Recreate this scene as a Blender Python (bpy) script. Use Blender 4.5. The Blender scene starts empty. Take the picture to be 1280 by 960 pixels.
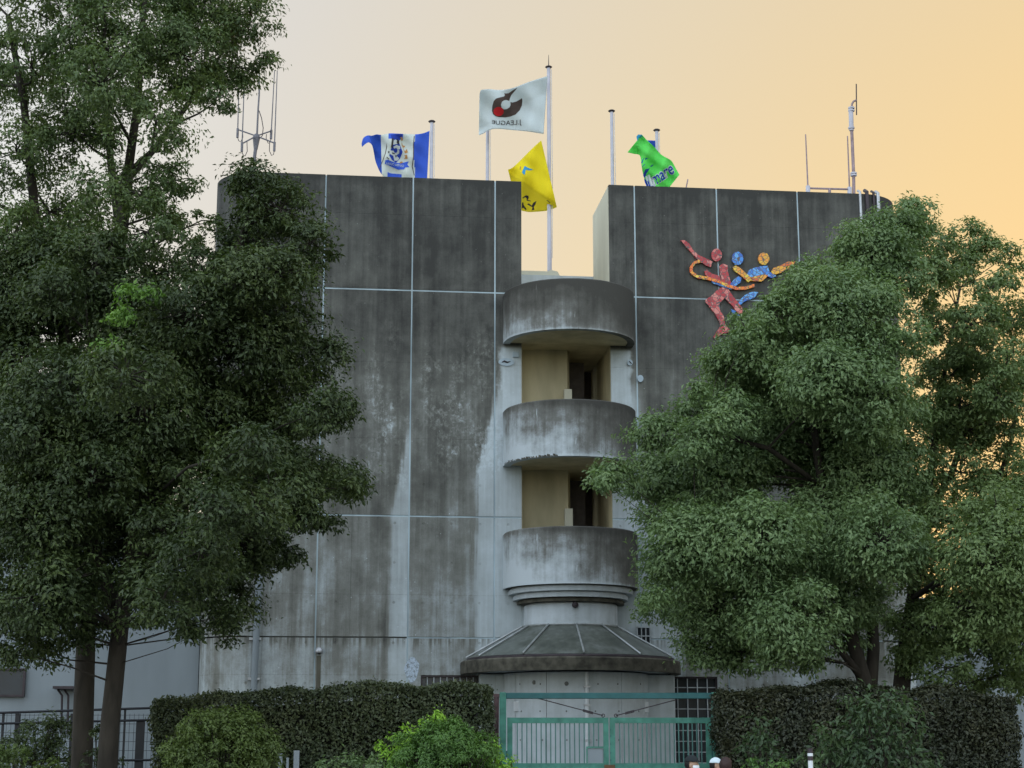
import bpy, bmesh, math, random
import numpy as np
from mathutils import Vector, Matrix
from mathutils.geometry import tessellate_polygon
random.seed(7)
RNG = np.random.default_rng(11)
R = math.radians
sc = bpy.context.scene
C = sc.collection

# ------------------------------------------------------------------ camera
FPX = 2145.0
PITCH = R(12.1)
CAMZ = 1.7
cam = bpy.data.objects.new('camera', bpy.data.cameras.new('camera'))
C.objects.link(cam)
cam.location = (0, 0, CAMZ)
cam.rotation_euler = (math.pi / 2 + PITCH, 0, 0)
cam.data.sensor_width = 36
cam.data.lens = FPX / 1280 * 36
cam.data.clip_start = 0.2
cam.data.clip_end = 6000
sc.camera = cam

# ------------------------------------------------------------------ sky, sun, exposure
SUN_EL, SUN_AZ = R(2.6), R(30)          # azimuth measured from +Y towards +X
sc.view_settings.view_transform = 'Standard'
sc.view_settings.look = 'None'
sc.view_settings.gamma = 1
sc.view_settings.exposure = 2.5
world = bpy.data.worlds.new('World')
sc.world = world
world.use_nodes = True
wt = world.node_tree
bg = wt.nodes['Background']
sky = wt.nodes.new('ShaderNodeTexSky')
sky.sky_type = 'NISHITA'
sky.sun_disc = False
sky.sun_elevation = SUN_EL
sky.sun_rotation = SUN_AZ
gm = wt.nodes.new('ShaderNodeGamma')
gm.inputs[1].default_value = 0.22
wt.links.new(sky.outputs[0], gm.inputs[0])
geo = wt.nodes.new('ShaderNodeTexCoord')
dot = wt.nodes.new('ShaderNodeVectorMath'); dot.operation = 'DOT_PRODUCT'
sv = Vector((math.sin(SUN_AZ) * math.cos(SUN_EL), math.cos(SUN_AZ) * math.cos(SUN_EL), math.sin(SUN_EL)))
dot.inputs[1].default_value = sv
wt.links.new(geo.outputs['Generated'], dot.inputs[0])
mr = wt.nodes.new('ShaderNodeMapRange')
mr.inputs['From Min'].default_value = -1; mr.inputs['From Max'].default_value = 1
wt.links.new(dot.outputs['Value'], mr.inputs['Value'])
rp = wt.nodes.new('ShaderNodeValToRGB')
wt.links.new(mr.outputs[0], rp.inputs[0])
# 0 = opposite the sunset, 1 = towards it
stops = [(0.0, (2.25, 2.42, 2.72)), (0.5, (1.95, 2.10, 2.28)), (0.75, (1.10, 1.12, 1.18)), (0.87, (0.84, 0.77, 0.70)),
         (0.925, (0.85, 0.71, 0.51)), (0.965, (0.86, 0.655, 0.36)), (1.0, (0.82, 0.57, 0.26))]
while len(rp.color_ramp.elements) < len(stops):
    rp.color_ramp.elements.new(0.5)
for e, (p, c) in zip(rp.color_ramp.elements, stops):
    e.position = p; e.color = (*c, 1)
mx = wt.nodes.new('ShaderNodeMix'); mx.data_type = 'RGBA'; mx.blend_type = 'MULTIPLY'
mx.inputs['Factor'].default_value = 1
wt.links.new(gm.outputs[0], mx.inputs['A']); wt.links.new(rp.outputs[0], mx.inputs['B'])
wt.links.new(mx.outputs['Result'], bg.inputs[0])
bg.inputs[1].default_value = 0.15

sun_d = bpy.data.lights.new('sun', 'SUN')
sun_d.energy = 0.12; sun_d.angle = R(0.6); sun_d.color = (1.0, 0.72, 0.45)
sun = bpy.data.objects.new('sun', sun_d); C.objects.link(sun)
sun.rotation_euler = (-sv).to_track_quat('-Z', 'Y').to_euler()
sun.location = (30, 60, 30)

# ------------------------------------------------------------------ helpers
cP, sP = math.cos(PITCH), math.sin(PITCH)
def ray(px, py):
    u, v = (px - 640) / FPX, (480 - py) / FPX
    return Vector((u, cP - v * sP, sP + v * cP))
def at(px, py, Y):
    d = ray(px, py); t = Y / d.y
    return Vector((0, 0, CAMZ)) + d * t
YAW = R(6.3)
BO = Vector((0, 40, 0))
BM = Matrix.Translation(BO) @ Matrix.Rotation(YAW, 4, 'Z')
BI = BM.inverted()
def L(px, py, yl=0.0):
    """photo measure -> building coordinates on the plane y = yl"""
    o = BI @ Vector((0, 0, CAMZ)); d = BI.to_3x3() @ ray(px, py)
    return o + d * ((yl - o.y) / d.y)
def LX(px, py, yl=0.0): return L(px, py, yl).x
def LZ(px, py, yl=0.0): return L(px, py, yl).z

def tag(o, label=None, cat=None, group=None, kind=None):
    if label: o['label'] = label
    if cat: o['category'] = cat
    if group: o['group'] = group
    if kind: o['kind'] = kind
    return o
def empty(name, loc=(0, 0, 0), rz=0.0):
    o = bpy.data.objects.new(name, None); C.objects.link(o)
    o.empty_display_size = 0.2
    o.location = loc; o.rotation_euler = (0, 0, rz)
    return o
def link(name, me, mats, parent=None, loc=None, smooth=False):
    o = bpy.data.objects.new(name, me); C.objects.link(o)
    if mats is not None:
        if not isinstance(mats, (list, tuple)): mats = [mats]
        if not me.materials:
            for m in mats: me.materials.append(m)
    if parent: o.parent = parent
    if loc is not None: o.location = loc
    if smooth:
        me.polygons.foreach_set('use_smooth', [True] * len(me.polygons))
    return o

class MB:
    def __init__(s): s.v = []; s.f = []
    def add(s, vs, fs):
        n = len(s.v); s.v += [tuple(p) for p in vs]; s.f += [tuple(i + n for i in f) for f in fs]; return s
    def box(s, x0, x1, y0, y1, z0, z1):
        return s.add([(x0,y0,z0),(x1,y0,z0),(x1,y1,z0),(x0,y1,z0),(x0,y0,z1),(x1,y0,z1),(x1,y1,z1),(x0,y1,z1)],
                     [(0,3,2,1),(4,5,6,7),(0,1,5,4),(1,2,6,5),(2,3,7,6),(3,0,4,7)])
    def cbox(s, x0, x1, y0, y1, z0, z1, b=0.01):
        """box with its vertical and horizontal edges bevelled"""
        bm = bmesh.new(); bmesh.ops.create_cube(bm, size=1)
        bmesh.ops.scale(bm, vec=(x1-x0, y1-y0, z1-z0), verts=bm.verts)
        bmesh.ops.translate(bm, vec=((x0+x1)/2, (y0+y1)/2, (z0+z1)/2), verts=bm.verts)
        bmesh.ops.bevel(bm, geom=list(bm.edges), offset=b, segments=1, affect='EDGES')
        bm.verts.index_update()
        s.add([v.co for v in bm.verts], [[v.index for v in f.verts] for f in bm.faces]); bm.free(); return s
    def tube(s, pts, r, n=8, cap=True):
        pts = [Vector(p) for p in pts]; rs = r if isinstance(r, (list, tuple)) else [r] * len(pts)
        base = len(s.v); fs = []; prev = None
        for i, p in enumerate(pts):
            a = pts[max(0, i-1)]; b = pts[min(len(pts)-1, i+1)]
            t = (b - a).normalized() if (b - a).length > 1e-9 else Vector((0, 0, 1))
            if prev is None:
                ref = Vector((0, 0, 1)) if abs(t.z) < .9 else Vector((1, 0, 0))
                u = t.cross(ref).normalized()
            else:
                u = (prev - t * prev.dot(t)).normalized()
            prev = u; w = t.cross(u)
            for k in range(n):
                an = 2 * math.pi * k / n
                s.v.append(tuple(p + (u * math.cos(an) + w * math.sin(an)) * rs[i]))
        for i in range(len(pts) - 1):
            for k in range(n):
                a = base + i*n + k; b = base + i*n + (k+1) % n
                fs.append((a, b, b + n, a + n))
        if cap:
            fs.append(tuple(base + k for k in reversed(range(n))))
            fs.append(tuple(base + (len(pts)-1)*n + k for k in range(n)))
        s.f += fs; return s
    def prism(s, poly, z0, z1):
        n = len(poly); b = len(s.v)
        s.v += [(p[0], p[1], z0) for p in poly] + [(p[0], p[1], z1) for p in poly]
        s.f += [tuple(b + i for i in reversed(range(n))), tuple(b + n + i for i in range(n))]
        s.f += [(b+i, b+(i+1) % n, b+n+(i+1) % n, b+n+i) for i in range(n)]; return s
    def lathe(s, prof, cx, cy, a0=0, a1=2*math.pi, n=32, close=True):
        """revolve a closed (r,z) profile from angle a0 to a1"""
        full = abs(a1 - a0) > 6.28; m = len(prof); b = len(s.v); st = n if full else n + 1
        for i in range(st):
            a = a0 + (a1 - a0) * i / n
            for r, z in prof: s.v.append((cx + r*math.cos(a), cy + r*math.sin(a), z))
        for i in range(n):
            i2 = (i + 1) % st
            for k in range(m if close else m - 1):
                k2 = (k + 1) % m
                s.f.append((b+i*m+k, b+i2*m+k, b+i2*m+k2, b+i*m+k2))
        if not full and close:
            s.f += [tuple(b + k for k in range(m)), tuple(b + n*m + k for k in reversed(range(m)))]
        return s
    def mesh(s, name='m'):
        me = bpy.data.meshes.new(name); me.from_pydata(s.v, [], s.f); me.validate(); me.update()
        bm = bmesh.new(); bm.from_mesh(me); bmesh.ops.recalc_face_normals(bm, faces=bm.faces); bm.to_mesh(me); bm.free()
        return me
    def build(s, name, mat, parent=None, loc=None, smooth=False, auto=None):
        me = s.mesh(name); o = link(name, me, mat, parent, loc, smooth)
        if auto is not None:
            me.polygons.foreach_set('use_smooth', [True] * len(me.polygons))
            bm = bmesh.new(); bm.from_mesh(me)
            for e in bm.edges:
                e.smooth = not (len(e.link_faces) != 2 or e.calc_face_angle(0) > auto)
            bm.to_mesh(me); bm.free()
        return o

# ------------------------------------------------------------------ material node compiler
class S:
    """a float socket that takes arithmetic"""
    def __init__(s, g, sock): s.g = g; s.k = sock
    def _m(s, op, b, rev=False): return s.g.m(op, b, s) if rev else s.g.m(op, s, b)
    def __add__(s, b): return s._m('ADD', b)
    __radd__ = __add__
    def __sub__(s, b): return s._m('SUBTRACT', b)
    def __rsub__(s, b): return s._m('SUBTRACT', b, True)
    def __mul__(s, b): return s._m('MULTIPLY', b)
    __rmul__ = __mul__
    def __truediv__(s, b): return s._m('DIVIDE', b)
class G:
    def __init__(s, name, rough=0.8, spec=0.3):
        s.mat = bpy.data.materials.new(name); s.mat.use_nodes = True; s.t = s.mat.node_tree
        s.p = s.t.nodes['Principled BSDF']; s.out = s.t.nodes['Material Output']
        s.p.inputs['Roughness'].default_value = rough
        s.p.inputs['Specular IOR Level'].default_value = spec
    def n(s, typ): return s.t.nodes.new(typ)
    def put(s, val, sock):
        if isinstance(val, S): s.t.links.new(val.k, sock)
        elif hasattr(val, 'is_output'): s.t.links.new(val, sock)
        else: sock.default_value = val
    def m(s, op, a, b=None, c=None):
        nd = s.n('ShaderNodeMath'); nd.operation = op
        for i, x in enumerate((a, b, c)):
            if x is not None: s.put(x, nd.inputs[i])
        return S(s, nd.outputs[0])
    def coord(s, kind='Object'):
        tc = s.n('ShaderNodeTexCoord'); sp = s.n('ShaderNodeSeparateXYZ')
        s.t.links.new(tc.outputs[kind], sp.inputs[0])
        return [S(s, sp.outputs[i]) for i in range(3)]
    def vec(s, x, y, z):
        cb = s.n('ShaderNodeCombineXYZ')
        for i, q in enumerate((x, y, z)): s.put(q, cb.inputs[i])
        return cb.outputs[0]
    def noise(s, vec, scale=1.0, detail=4, rough=.55, dist=0.0):
        nd = s.n('ShaderNodeTexNoise'); s.t.links.new(vec, nd.inputs['Vector'])
        nd.inputs['Scale'].default_value = scale; nd.inputs['Detail'].default_value = detail
        nd.inputs['Roughness'].default_value = rough; nd.inputs['Distortion'].default_value = dist
        return S(s, nd.outputs['Fac'])
    def voro(s, vec, scale=1.0, feature='F1', out='Distance', rnd=1.0):
        nd = s.n('ShaderNodeTexVoronoi'); nd.feature = feature; s.t.links.new(vec, nd.inputs['Vector'])
        nd.inputs['Scale'].default_value = scale; nd.inputs['Randomness'].default_value = rnd
        return nd.outputs[out] if out == 'Color' else S(s, nd.outputs[out])
    def ss(s, x, a, b, lo=0.0, hi=1.0, kind='SMOOTHSTEP'):
        nd = s.n('ShaderNodeMapRange'); nd.interpolation_type = kind; nd.clamp = True
        s.put(x, nd.inputs['Value'])
        if a > b: a, b, lo, hi = b, a, hi, lo
        nd.inputs['From Min'].default_value = a; nd.inputs['From Max'].default_value = b
        nd.inputs['To Min'].default_value = lo; nd.inputs['To Max'].default_value = hi
        return S(s, nd.outputs[0])
    def lin(s, x, a, b, lo=0.0, hi=1.0): return s.ss(x, a, b, lo, hi, 'LINEAR')
    def ramp(s, x, stops):
        nd = s.n('ShaderNodeValToRGB'); s.put(x, nd.inputs[0]); el = nd.color_ramp.elements
        while len(el) < len(stops): el.new(.5)
        for e, (p, c) in zip(el, stops):
            e.position = p; e.color = (*c, 1) if not isinstance(c, float) else (c, c, c, 1)
        return nd.outputs[0]
    def curve(s, x, stops):
        nd = s.n('ShaderNodeSeparateColor'); s.t.links.new(s.ramp(x, stops), nd.inputs[0]); return S(s, nd.outputs[0])
    def mix(s, f, a, b, mode='MIX'):
        nd = s.n('ShaderNodeMix'); nd.data_type = 'RGBA'; nd.blend_type = mode
        s.put(f, nd.inputs['Factor'])
        for x, k in ((a, 'A'), (b, 'B')):
            s.put((*x, 1) if isinstance(x, tuple) else x, nd.inputs[k])
        return nd.outputs['Result']
    def bump(s, h, strength=.3, dist=.01):
        nd = s.n('ShaderNodeBump'); s.put(h, nd.inputs['Height'])
        nd.inputs['Strength'].default_value = strength; nd.inputs['Distance'].default_value = dist
        s.t.links.new(nd.outputs[0], s.p.inputs['Normal'])
    def col(s, c):
        s.put((*c, 1) if isinstance(c, tuple) else c, s.p.inputs['Base Color']); return s

def simple(name, c, rough=.6, metal=0.0, var=.25, scale=6.0, spec=.3, streak=False):
    g = G(name, rough, spec); x, y, z = g.coord()
    n1 = g.noise(g.vec(x, y, z * (.25 if streak else 1.0)), scale, 5)
    lo = tuple(q * (1 - var) for q in c); hi = tuple(min(1, q * (1 + var)) for q in c)
    g.col(g.ramp(n1, [(.3, lo), (.7, hi)])); g.p.inputs['Metallic'].default_value = metal
    g.bump(n1, .12, .01)
    return g.mat

# ------------------------------------------------------------------ key dimensions (building coordinates, metres)
ZT = LZ(519, 222); ZH1 = LZ(517, 363); ZH2 = LZ(510, 645); ZH3 = LZ(509, 797)
XL = LX(271, 240, 1.0); XR = LX(1115, 250, 1.0)
xs = {k: LX(px, py) for k, px, py in (('S0', 301, 280), ('S1', 403, 420), ('S2', 513, 520), ('S3', 618.5, 440),
      ('JL', 652, 460), ('JR', 763.5, 460), ('S4', 796, 440), ('S5', 897, 300), ('S6', 997, 260), ('S7', 1078, 255))}
YC = -0.15                                   # centre of the round stair tower
XC = LX(712, 560, YC); RT = 1.57
TH = 2.4                                     # depth of the high blocks
ZDECK = LZ(690, 352, 3.0)

# ------------------------------------------------------------------ materials
def facade_mat():
    g = G('weathered_concrete', .92, .2); x, y, z = g.coord()
    st = g.noise(g.vec(x * 4.5, y * 4.5, z * .16), 1, 4)
    st2 = g.noise(g.vec(x * 13, y * 13, z * .55), 1, 4)
    st3 = g.noise(g.vec(x * 1.3 + 7, y, z * .12), 1, 3)
    big = g.noise(g.vec(x, y, z), .55, 4)
    mid = g.noise(g.vec(x, y, z), 2.6, 6, .65)
    fine = g.noise(g.vec(x, y, z), 28, 5, .7)
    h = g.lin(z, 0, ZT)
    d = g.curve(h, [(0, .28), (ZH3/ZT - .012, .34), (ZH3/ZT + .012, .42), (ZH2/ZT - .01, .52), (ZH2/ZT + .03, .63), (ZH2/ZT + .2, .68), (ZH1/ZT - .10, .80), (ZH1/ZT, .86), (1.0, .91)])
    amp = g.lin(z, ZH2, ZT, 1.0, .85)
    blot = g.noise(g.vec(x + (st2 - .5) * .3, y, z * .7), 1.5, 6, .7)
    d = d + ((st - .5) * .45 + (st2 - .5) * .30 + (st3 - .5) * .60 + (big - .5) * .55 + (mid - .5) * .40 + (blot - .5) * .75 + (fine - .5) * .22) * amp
    # pale washed strip left of the stair tower, widening downwards
    xe = g.lin(z, LZ(600, 500), LZ(600, 590), LX(617, 500), LX(594, 590))
    w1 = g.ss(x - xe + (st2 - .5) * .35 + (mid - .5) * .25, -.06, .12) * g.ss(z, LZ(600, 425), LZ(600, 520)) * g.ss(x, xs['S4'] + .3, xs['S4'] - .15)
    # the sheltered strips either side of the stair openings
    zj = LZ(640, 432)
    w2 = g.ss(x + (mid - .5) * .3, LX(619, 450), LX(630, 450)) * g.ss(x + (mid - .5) * .25, LX(794, 450), LX(786, 450)) * g.ss(z, zj + .05, zj - .1)
    # wash along the second joint
    xw = g.lin(z, LZ(500, 515), LZ(500, 640), LX(514, 515), LX(488, 640))
    w3 = g.ss(x - xw + (st2 - .5) * .3, -.08, .10) * g.ss(x, xs['S2'] + .05, xs['S2'] - .02) * g.ss(z, LZ(500, 500), LZ(500, 560))
    xw4 = g.lin(z, LZ(820, 560), LZ(820, 700), LX(803, 560), LX(850, 700))
    w4 = g.ss(x - xw4 + (st2 - .5) * .4, .15, -.15) * g.ss(x, xs['S4'] - .3, xs['S4']) * g.ss(z, LZ(800, 540), LZ(800, 640))
    pale = g.m('MAXIMUM', g.m('MAXIMUM', w1 * .95, w2), g.m('MAXIMUM', w3 * .75, w4 * .8))
    d = g.m('MINIMUM', d, d * (1 - pale * .97) + pale * (.07 + (mid - .5) * .25 + (st2 - .5) * .2))
    # lichen bloom: pale ringed spots in the middle of the wall
    vv = g.vec(x + (mid - .5) * .25, y, z + (fine - .5) * .12)
    vd = g.voro(vv, 5.5, 'F1', 'Distance')
    ringm = g.ss(vd, .10, .22) * g.ss(vd, .46, .34)
    patch = g.ss(g.noise(g.vec(x * 1.1 + 3, y, z * .6), 1, 4), .42, .60) * g.ss(z, LZ(560, 640), LZ(560, 560)) * g.ss(z, LZ(560, 380), LZ(560, 450)) * g.ss(x, LX(410, 500), LX(470, 500)) * g.ss(x, LX(640, 500), LX(610, 500))
    spk = g.ss(g.noise(g.vec(x, y, z * .8), 9, 5, .75), .47, .60)
    d = d - ringm * patch * g.ss(g.noise(g.vec(x, y + 5, z), 2.2, 2), .45, .6) * (.05 + fine * .30)
    d = d - patch * spk * .22 - patch * .03
    # bright specks and short lime runs
    sp = g.voro(g.vec(x, y, z * .8), 7.0, 'F1', 'Distance')
    d = d - g.ss(sp, .10, .04) * g.ss(g.noise(g.vec(x, y, z), 3.1, 2), .46, .56) * .35
    d = d - g.ss(fine, .66, .74) * .16
    lr = g.noise(g.vec(x * 22, y * 22, z * .8), 1, 2)
    d = d - g.ss(lr, .68, .76) * g.ss(z, ZH1 + .6, ZH1 - .8) * g.ss(z, ZH2 - 2.5, ZH2 + .5) * .20
    # formwork sheet joints
    fx = g.m('ABSOLUTE', g.m('FRACT', (x - xs['S2']) / .663) - .5)
    line = g.ss(fx, .488, .5) * g.ss(z, ZH1 + .4, ZH2)
    fz = g.m('ABSOLUTE', g.m('FRACT', (z - ZH2) / 1.83) - .5)
    line = g.m('MAXIMUM', line * .8, g.ss(fz, .494, .5) * .6)
    d = d + line * g.ss(st2, .3, .6) * .18
    # rows of tie holes
    tx = g.m('FRACT', (x - xs['S2']) / .663) - .5; tz = g.m('FRACT', z / .92) - .5
    tr = g.m('SQRT', tx * tx * .44 + tz * tz * .85)
    hole = g.ss(tr, .040, .022) * g.ss(mid, .42, .56) * g.ss(z, ZH1, ZH2 - .5)
    d = d + hole * .12
    # drip line under joint and under the ledges
    d = d + g.ss(z, ZH3 - .32 + 0.0, ZH3) * g.ss(z, ZH3 + .02, ZH3 - .01) * g.ss(st2, .42, .62) * .28
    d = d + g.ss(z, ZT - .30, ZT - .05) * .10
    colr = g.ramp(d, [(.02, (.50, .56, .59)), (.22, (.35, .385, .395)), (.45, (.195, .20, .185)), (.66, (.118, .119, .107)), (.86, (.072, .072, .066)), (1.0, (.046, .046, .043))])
    tint = g.ss(g.noise(g.vec(x * .8, y, z * .3), 1, 3), .45, .65) * g.ss(z, ZH2 + 1.5, ZH2 - 1)
    colr = g.mix(tint * .30, colr, (.150, .150, .125))
    g.col(colr)
    g.p.inputs['Roughness'].default_value = .92
    g.bump(fine * .5 + mid * .6 - hole * 1.5 - line * .8, .35, .02)
    return g.mat

def drum_mat(name, base, kz, kx, h):
    g = G(name, .92, .2); x, y, z = g.coord()
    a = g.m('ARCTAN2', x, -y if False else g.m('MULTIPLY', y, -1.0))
    st = g.noise(g.vec(a * 7, 0.0, z * .35), 1, 5)
    st2 = g.noise(g.vec(a * 24, 1.0, z * .8), 1, 4)
    big = g.noise(g.vec(x, y, z), 1.1, 5)
    fine = g.noise(g.vec(x, y, z), 26, 5, .7)
    mid = g.noise(g.vec(x, y, z), 4, 6, .65)
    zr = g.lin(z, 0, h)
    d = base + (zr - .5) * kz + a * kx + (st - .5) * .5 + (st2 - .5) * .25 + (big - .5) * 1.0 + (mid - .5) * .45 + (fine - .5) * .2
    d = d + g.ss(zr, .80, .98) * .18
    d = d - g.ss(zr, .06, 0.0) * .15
    fx = g.m('ABSOLUTE', g.m('FRACT', a / .40) - .5)
    line = g.ss(fx, .488, .5)
    d = d + line * .12
    lime = g.ss(g.noise(g.vec(a * 15 + 4, 0.0, z * 1.6), 1, 2), .68, .76) * g.ss(big, .4, .6)
    d = d - lime * .35
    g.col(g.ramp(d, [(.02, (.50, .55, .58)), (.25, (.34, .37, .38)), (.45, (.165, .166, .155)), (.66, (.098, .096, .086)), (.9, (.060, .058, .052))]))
    g.bump(fine * .5 + mid * .6 - line * .6, .35, .02)
    return g.mat

M = {}
M['facade'] = facade_mat()
M['seam'] = simple('joint_sealant', (.34, .42, .46), .7, var=.4, scale=1.5, streak=True)
M['seam_dark'] = simple('dirt_shadow_joint', (.05, .052, .048), .9)  # ledge shadow and dirt put together into one dark strip colour
M['beige'] = simple('cream_render', (.50, .44, .29), .9, var=.25, scale=1.6, streak=True)
M['lattice'] = simple('grey_lattice_paint', (.36, .39, .41), .6)
M['tie'] = simple('tie_hole_mortar', (.16, .165, .16), .9)
M['dim'] = simple('painted_stair_shade', (.062, .052, .047), .8, var=.25)  # shade of the stair recess put into the colour
M['cream'] = simple('pale_end_wall', (.52, .50, .40), .9, var=.10, scale=1.2, streak=True)
M['pale'] = None
def pale_mat():
    g = G('pale_cast_concrete', .9, .2); x, y, z = g.coord()
    st = g.noise(g.vec(x * 5, y * 5, z * .3), 1, 5); mid = g.noise(g.vec(x, y, z), 3, 6, .65); fine = g.noise(g.vec(x, y, z), 26, 4, .7)
    d = (st - .5) * .7 + (mid - .5) * .8 + .20
    g.col(g.ramp(d, [(0, (.54, .59, .63)), (.35, (.42, .46, .48)), (.7, (.19, .195, .18)), (1, (.10, .10, .09))]))
    g.bump(fine * .5 + mid * .5, .3, .015); return g.mat
M['pale'] = pale_mat()
M['mossy'] = simple('mossy_concrete', (.075, .070, .055), .95, var=.55, scale=5)
M['white_wall'] = simple('white_painted_wall', (.21, .24, .26), .85, var=.14, scale=.8, streak=True)  # white paint greyed down, tree shade put into the base colour
M['white'] = simple('white_paint', (.62, .65, .68), .5, var=.08)
M['steel'] = simple('galvanised_steel', (.42, .43, .45), .45, .6, var=.15, scale=9)
M['pole'] = simple('white_pole_paint', (.42, .41, .46), .45, .1, var=.1, scale=3)
M['aerial'] = simple('grey_aerial_metal', (.13, .125, .14), .5, .3)
M['darkmetal'] = simple('dark_metal', (.05, .04, .045), .5, .3)
M['pinkmetal'] = simple('weathered_pipe', (.27, .20, .21), .55, .3)
M['green'] = simple('green_gate_paint', (.055, .19, .145), .6, var=.3, scale=7)
M['greenbar'] = simple('green_bar_paint', (.06, .155, .14), .5, var=.2, scale=4)
M['tealbeam'] = simple('dark_teal_paint', (.022, .10, .105), .5, var=.2, scale=4)
M['rust'] = simple('rusted_bracket', (.13, .075, .04), .9, var=.4, scale=12)
M['brownpost'] = simple('brown_post_paint', (.10, .060, .062), .7, var=.3)
M['asphalt'] = simple('asphalt', (.05, .05, .052), .95, var=.3, scale=20)
M['soil'] = simple('leaf_litter_soil', (.05, .045, .03), .95, var=.4, scale=8)
M['paving'] = simple('concrete_paving', (.22, .215, .20), .9, var=.2, scale=3)
def glass(name, c, rough=.12):
    g = G(name, rough, .5); x, y, z = g.coord()
    n = g.noise(g.vec(x, y, z), 2.5, 4); g.col(g.ramp(n, [(.3, c), (.75, tuple(q * 1.8 for q in c))]))
    g.bump(n, .05, .01); return g.mat
M['glass'] = glass('dark_window_glass', (.007, .011, .016), .35)
def canopy_mat():
    g = G('weathered_sheet_glass', .3, .5); x, y, z = g.coord()
    n = g.noise(g.vec(x, y, z), 1.8, 5); st = g.noise(g.vec(x * 9, y * 9, z), 1, 4)
    g.col(g.ramp(n * .6 + st * .4, [(.3, (.045, .052, .046)), (.5, (.09, .10, .085)), (.72, (.19, .205, .195))]))
    g.p.inputs['Roughness'].default_value = .28; g.bump(st, .08, .01); return g.mat
M['canopy'] = canopy_mat()
M['rib'] = simple('aluminium_rib', (.36, .38, .38), .45, .5)
def leaf_mat(name, c1, c2, c3, trans=.30, rough=.5):
    g = G(name, rough, .35); gi = g.n('ShaderNodeNewGeometry'); x, y, z = g.coord()
    rnd = S(g, gi.outputs['Random Per Island'])
    cl = g.noise(g.vec(x, y, z), .9, 3)
    f = rnd * .42 + (cl - .5) * 1.2 + .29
    c = g.ramp(f, [(.05, c1), (.45, c2), (.95, c3)])
    g.col(c)
    tr = g.n('ShaderNodeBsdfTranslucent'); g.t.links.new(g.mix(1.0, c, (1.25, 1.35, .7), 'MULTIPLY'), tr.inputs[0])
    ms = g.n('ShaderNodeMixShader'); ms.inputs[0].default_value = trans
    g.t.links.new(g.p.outputs[0], ms.inputs[1]); g.t.links.new(tr.outputs[0], ms.inputs[2])
    g.t.links.new(ms.outputs[0], g.out.inputs[0]); return g.mat
M['leaf_camphor'] = leaf_mat('camphor_leaves', (.082, .128, .056), (.140, .210, .090), (.212, .288, .122))
M['leaf_camphor2'] = leaf_mat('camphor_leaves_thin', (.072, .108, .042), (.125, .182, .068), (.19, .255, .095))
M['leaf_tall'] = leaf_mat('tall_tree_leaves', (.050, .080, .030), (.090, .134, .050), (.15, .20, .06))
M['leaf_dense'] = leaf_mat('dark_evergreen_leaves', (.020, .034, .012), (.044, .067, .023), (.10, .135, .040), .25)
M['leaf_young'] = leaf_mat('young_leaves', (.07, .14, .028), (.115, .22, .04), (.19, .31, .06))
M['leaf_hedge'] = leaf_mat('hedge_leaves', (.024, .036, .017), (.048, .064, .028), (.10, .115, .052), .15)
M['leaf_hedge_dark'] = leaf_mat('dark_hedge_leaves', (.016, .022, .012), (.030, .036, .018), (.062, .062, .03), .15)  # darker, browner leaf tones for the right hedge
M['leaf_olive'] = leaf_mat('olive_shrub_leaves', (.042, .066, .016), (.078, .115, .028), (.125, .17, .042))
M['leaf_bright'] = leaf_mat('bright_shrub_leaves', (.045, .095, .024), (.078, .158, .034), (.135, .25, .052))
M['leaf_lime'] = leaf_mat('lime_shrub_leaves', (.12, .24, .02), (.22, .40, .04), (.32, .50, .07))
M['leaf_sapling'] = leaf_mat('sapling_leaves', (.028, .052, .026), (.050, .085, .038), (.085, .13, .05))
M['bark'] = simple('tree_bark', (.075, .062, .048), .95, var=.45, scale=7, streak=True)
M['bark_dark'] = simple('dark_tree_bark', (.032, .027, .021), .95, var=.4, scale=7, streak=True)
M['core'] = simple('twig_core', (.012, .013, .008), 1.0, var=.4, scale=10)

# ------------------------------------------------------------------ setting
def sheet(name, x0, x1, y0, y1, z, mat, n=1):
    mb = MB()
    mb.box(x0, x1, y0, y1, z - .3, z); o = mb.build(name, mat); tag(o, kind='structure'); return o
g0 = MB()
g0.add([(-1500, -1500, 0), (1500, -1500, 0), (1500, 3000, 0), (-1500, 3000, 0)], [(0, 1, 2, 3)])
tag(g0.build('ground', M['soil']), kind='structure')
pv = MB(); pv.add([(-60, 19.5, .004), (60, 19.5, .004), (60, 30.2, .004), (-60, 30.2, .004)], [(0, 1, 2, 3)])
tag(pv.build('pavement', M['paving']), kind='structure')
rd = MB(); rd.add([(-90, -12, .004), (90, -12, .004), (90, 19.3, .004), (-90, 19.3, .004)], [(0, 1, 2, 3)])
tag(rd.build('road', M['asphalt']), kind='structure')
kb = MB(); kb.box(-90, 90, 19.3, 19.5, 0, .12)
tag(kb.build('kerb', M['pale']), kind='structure')
gp = MB(); gp.add([(-.4, 30.2, .008), (4.6, 30.2, .008), (4.6, 39, .008), (-.4, 39, .008)], [(0, 1, 2, 3)])
tag(gp.build('path', M['paving']), kind='structure')

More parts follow.
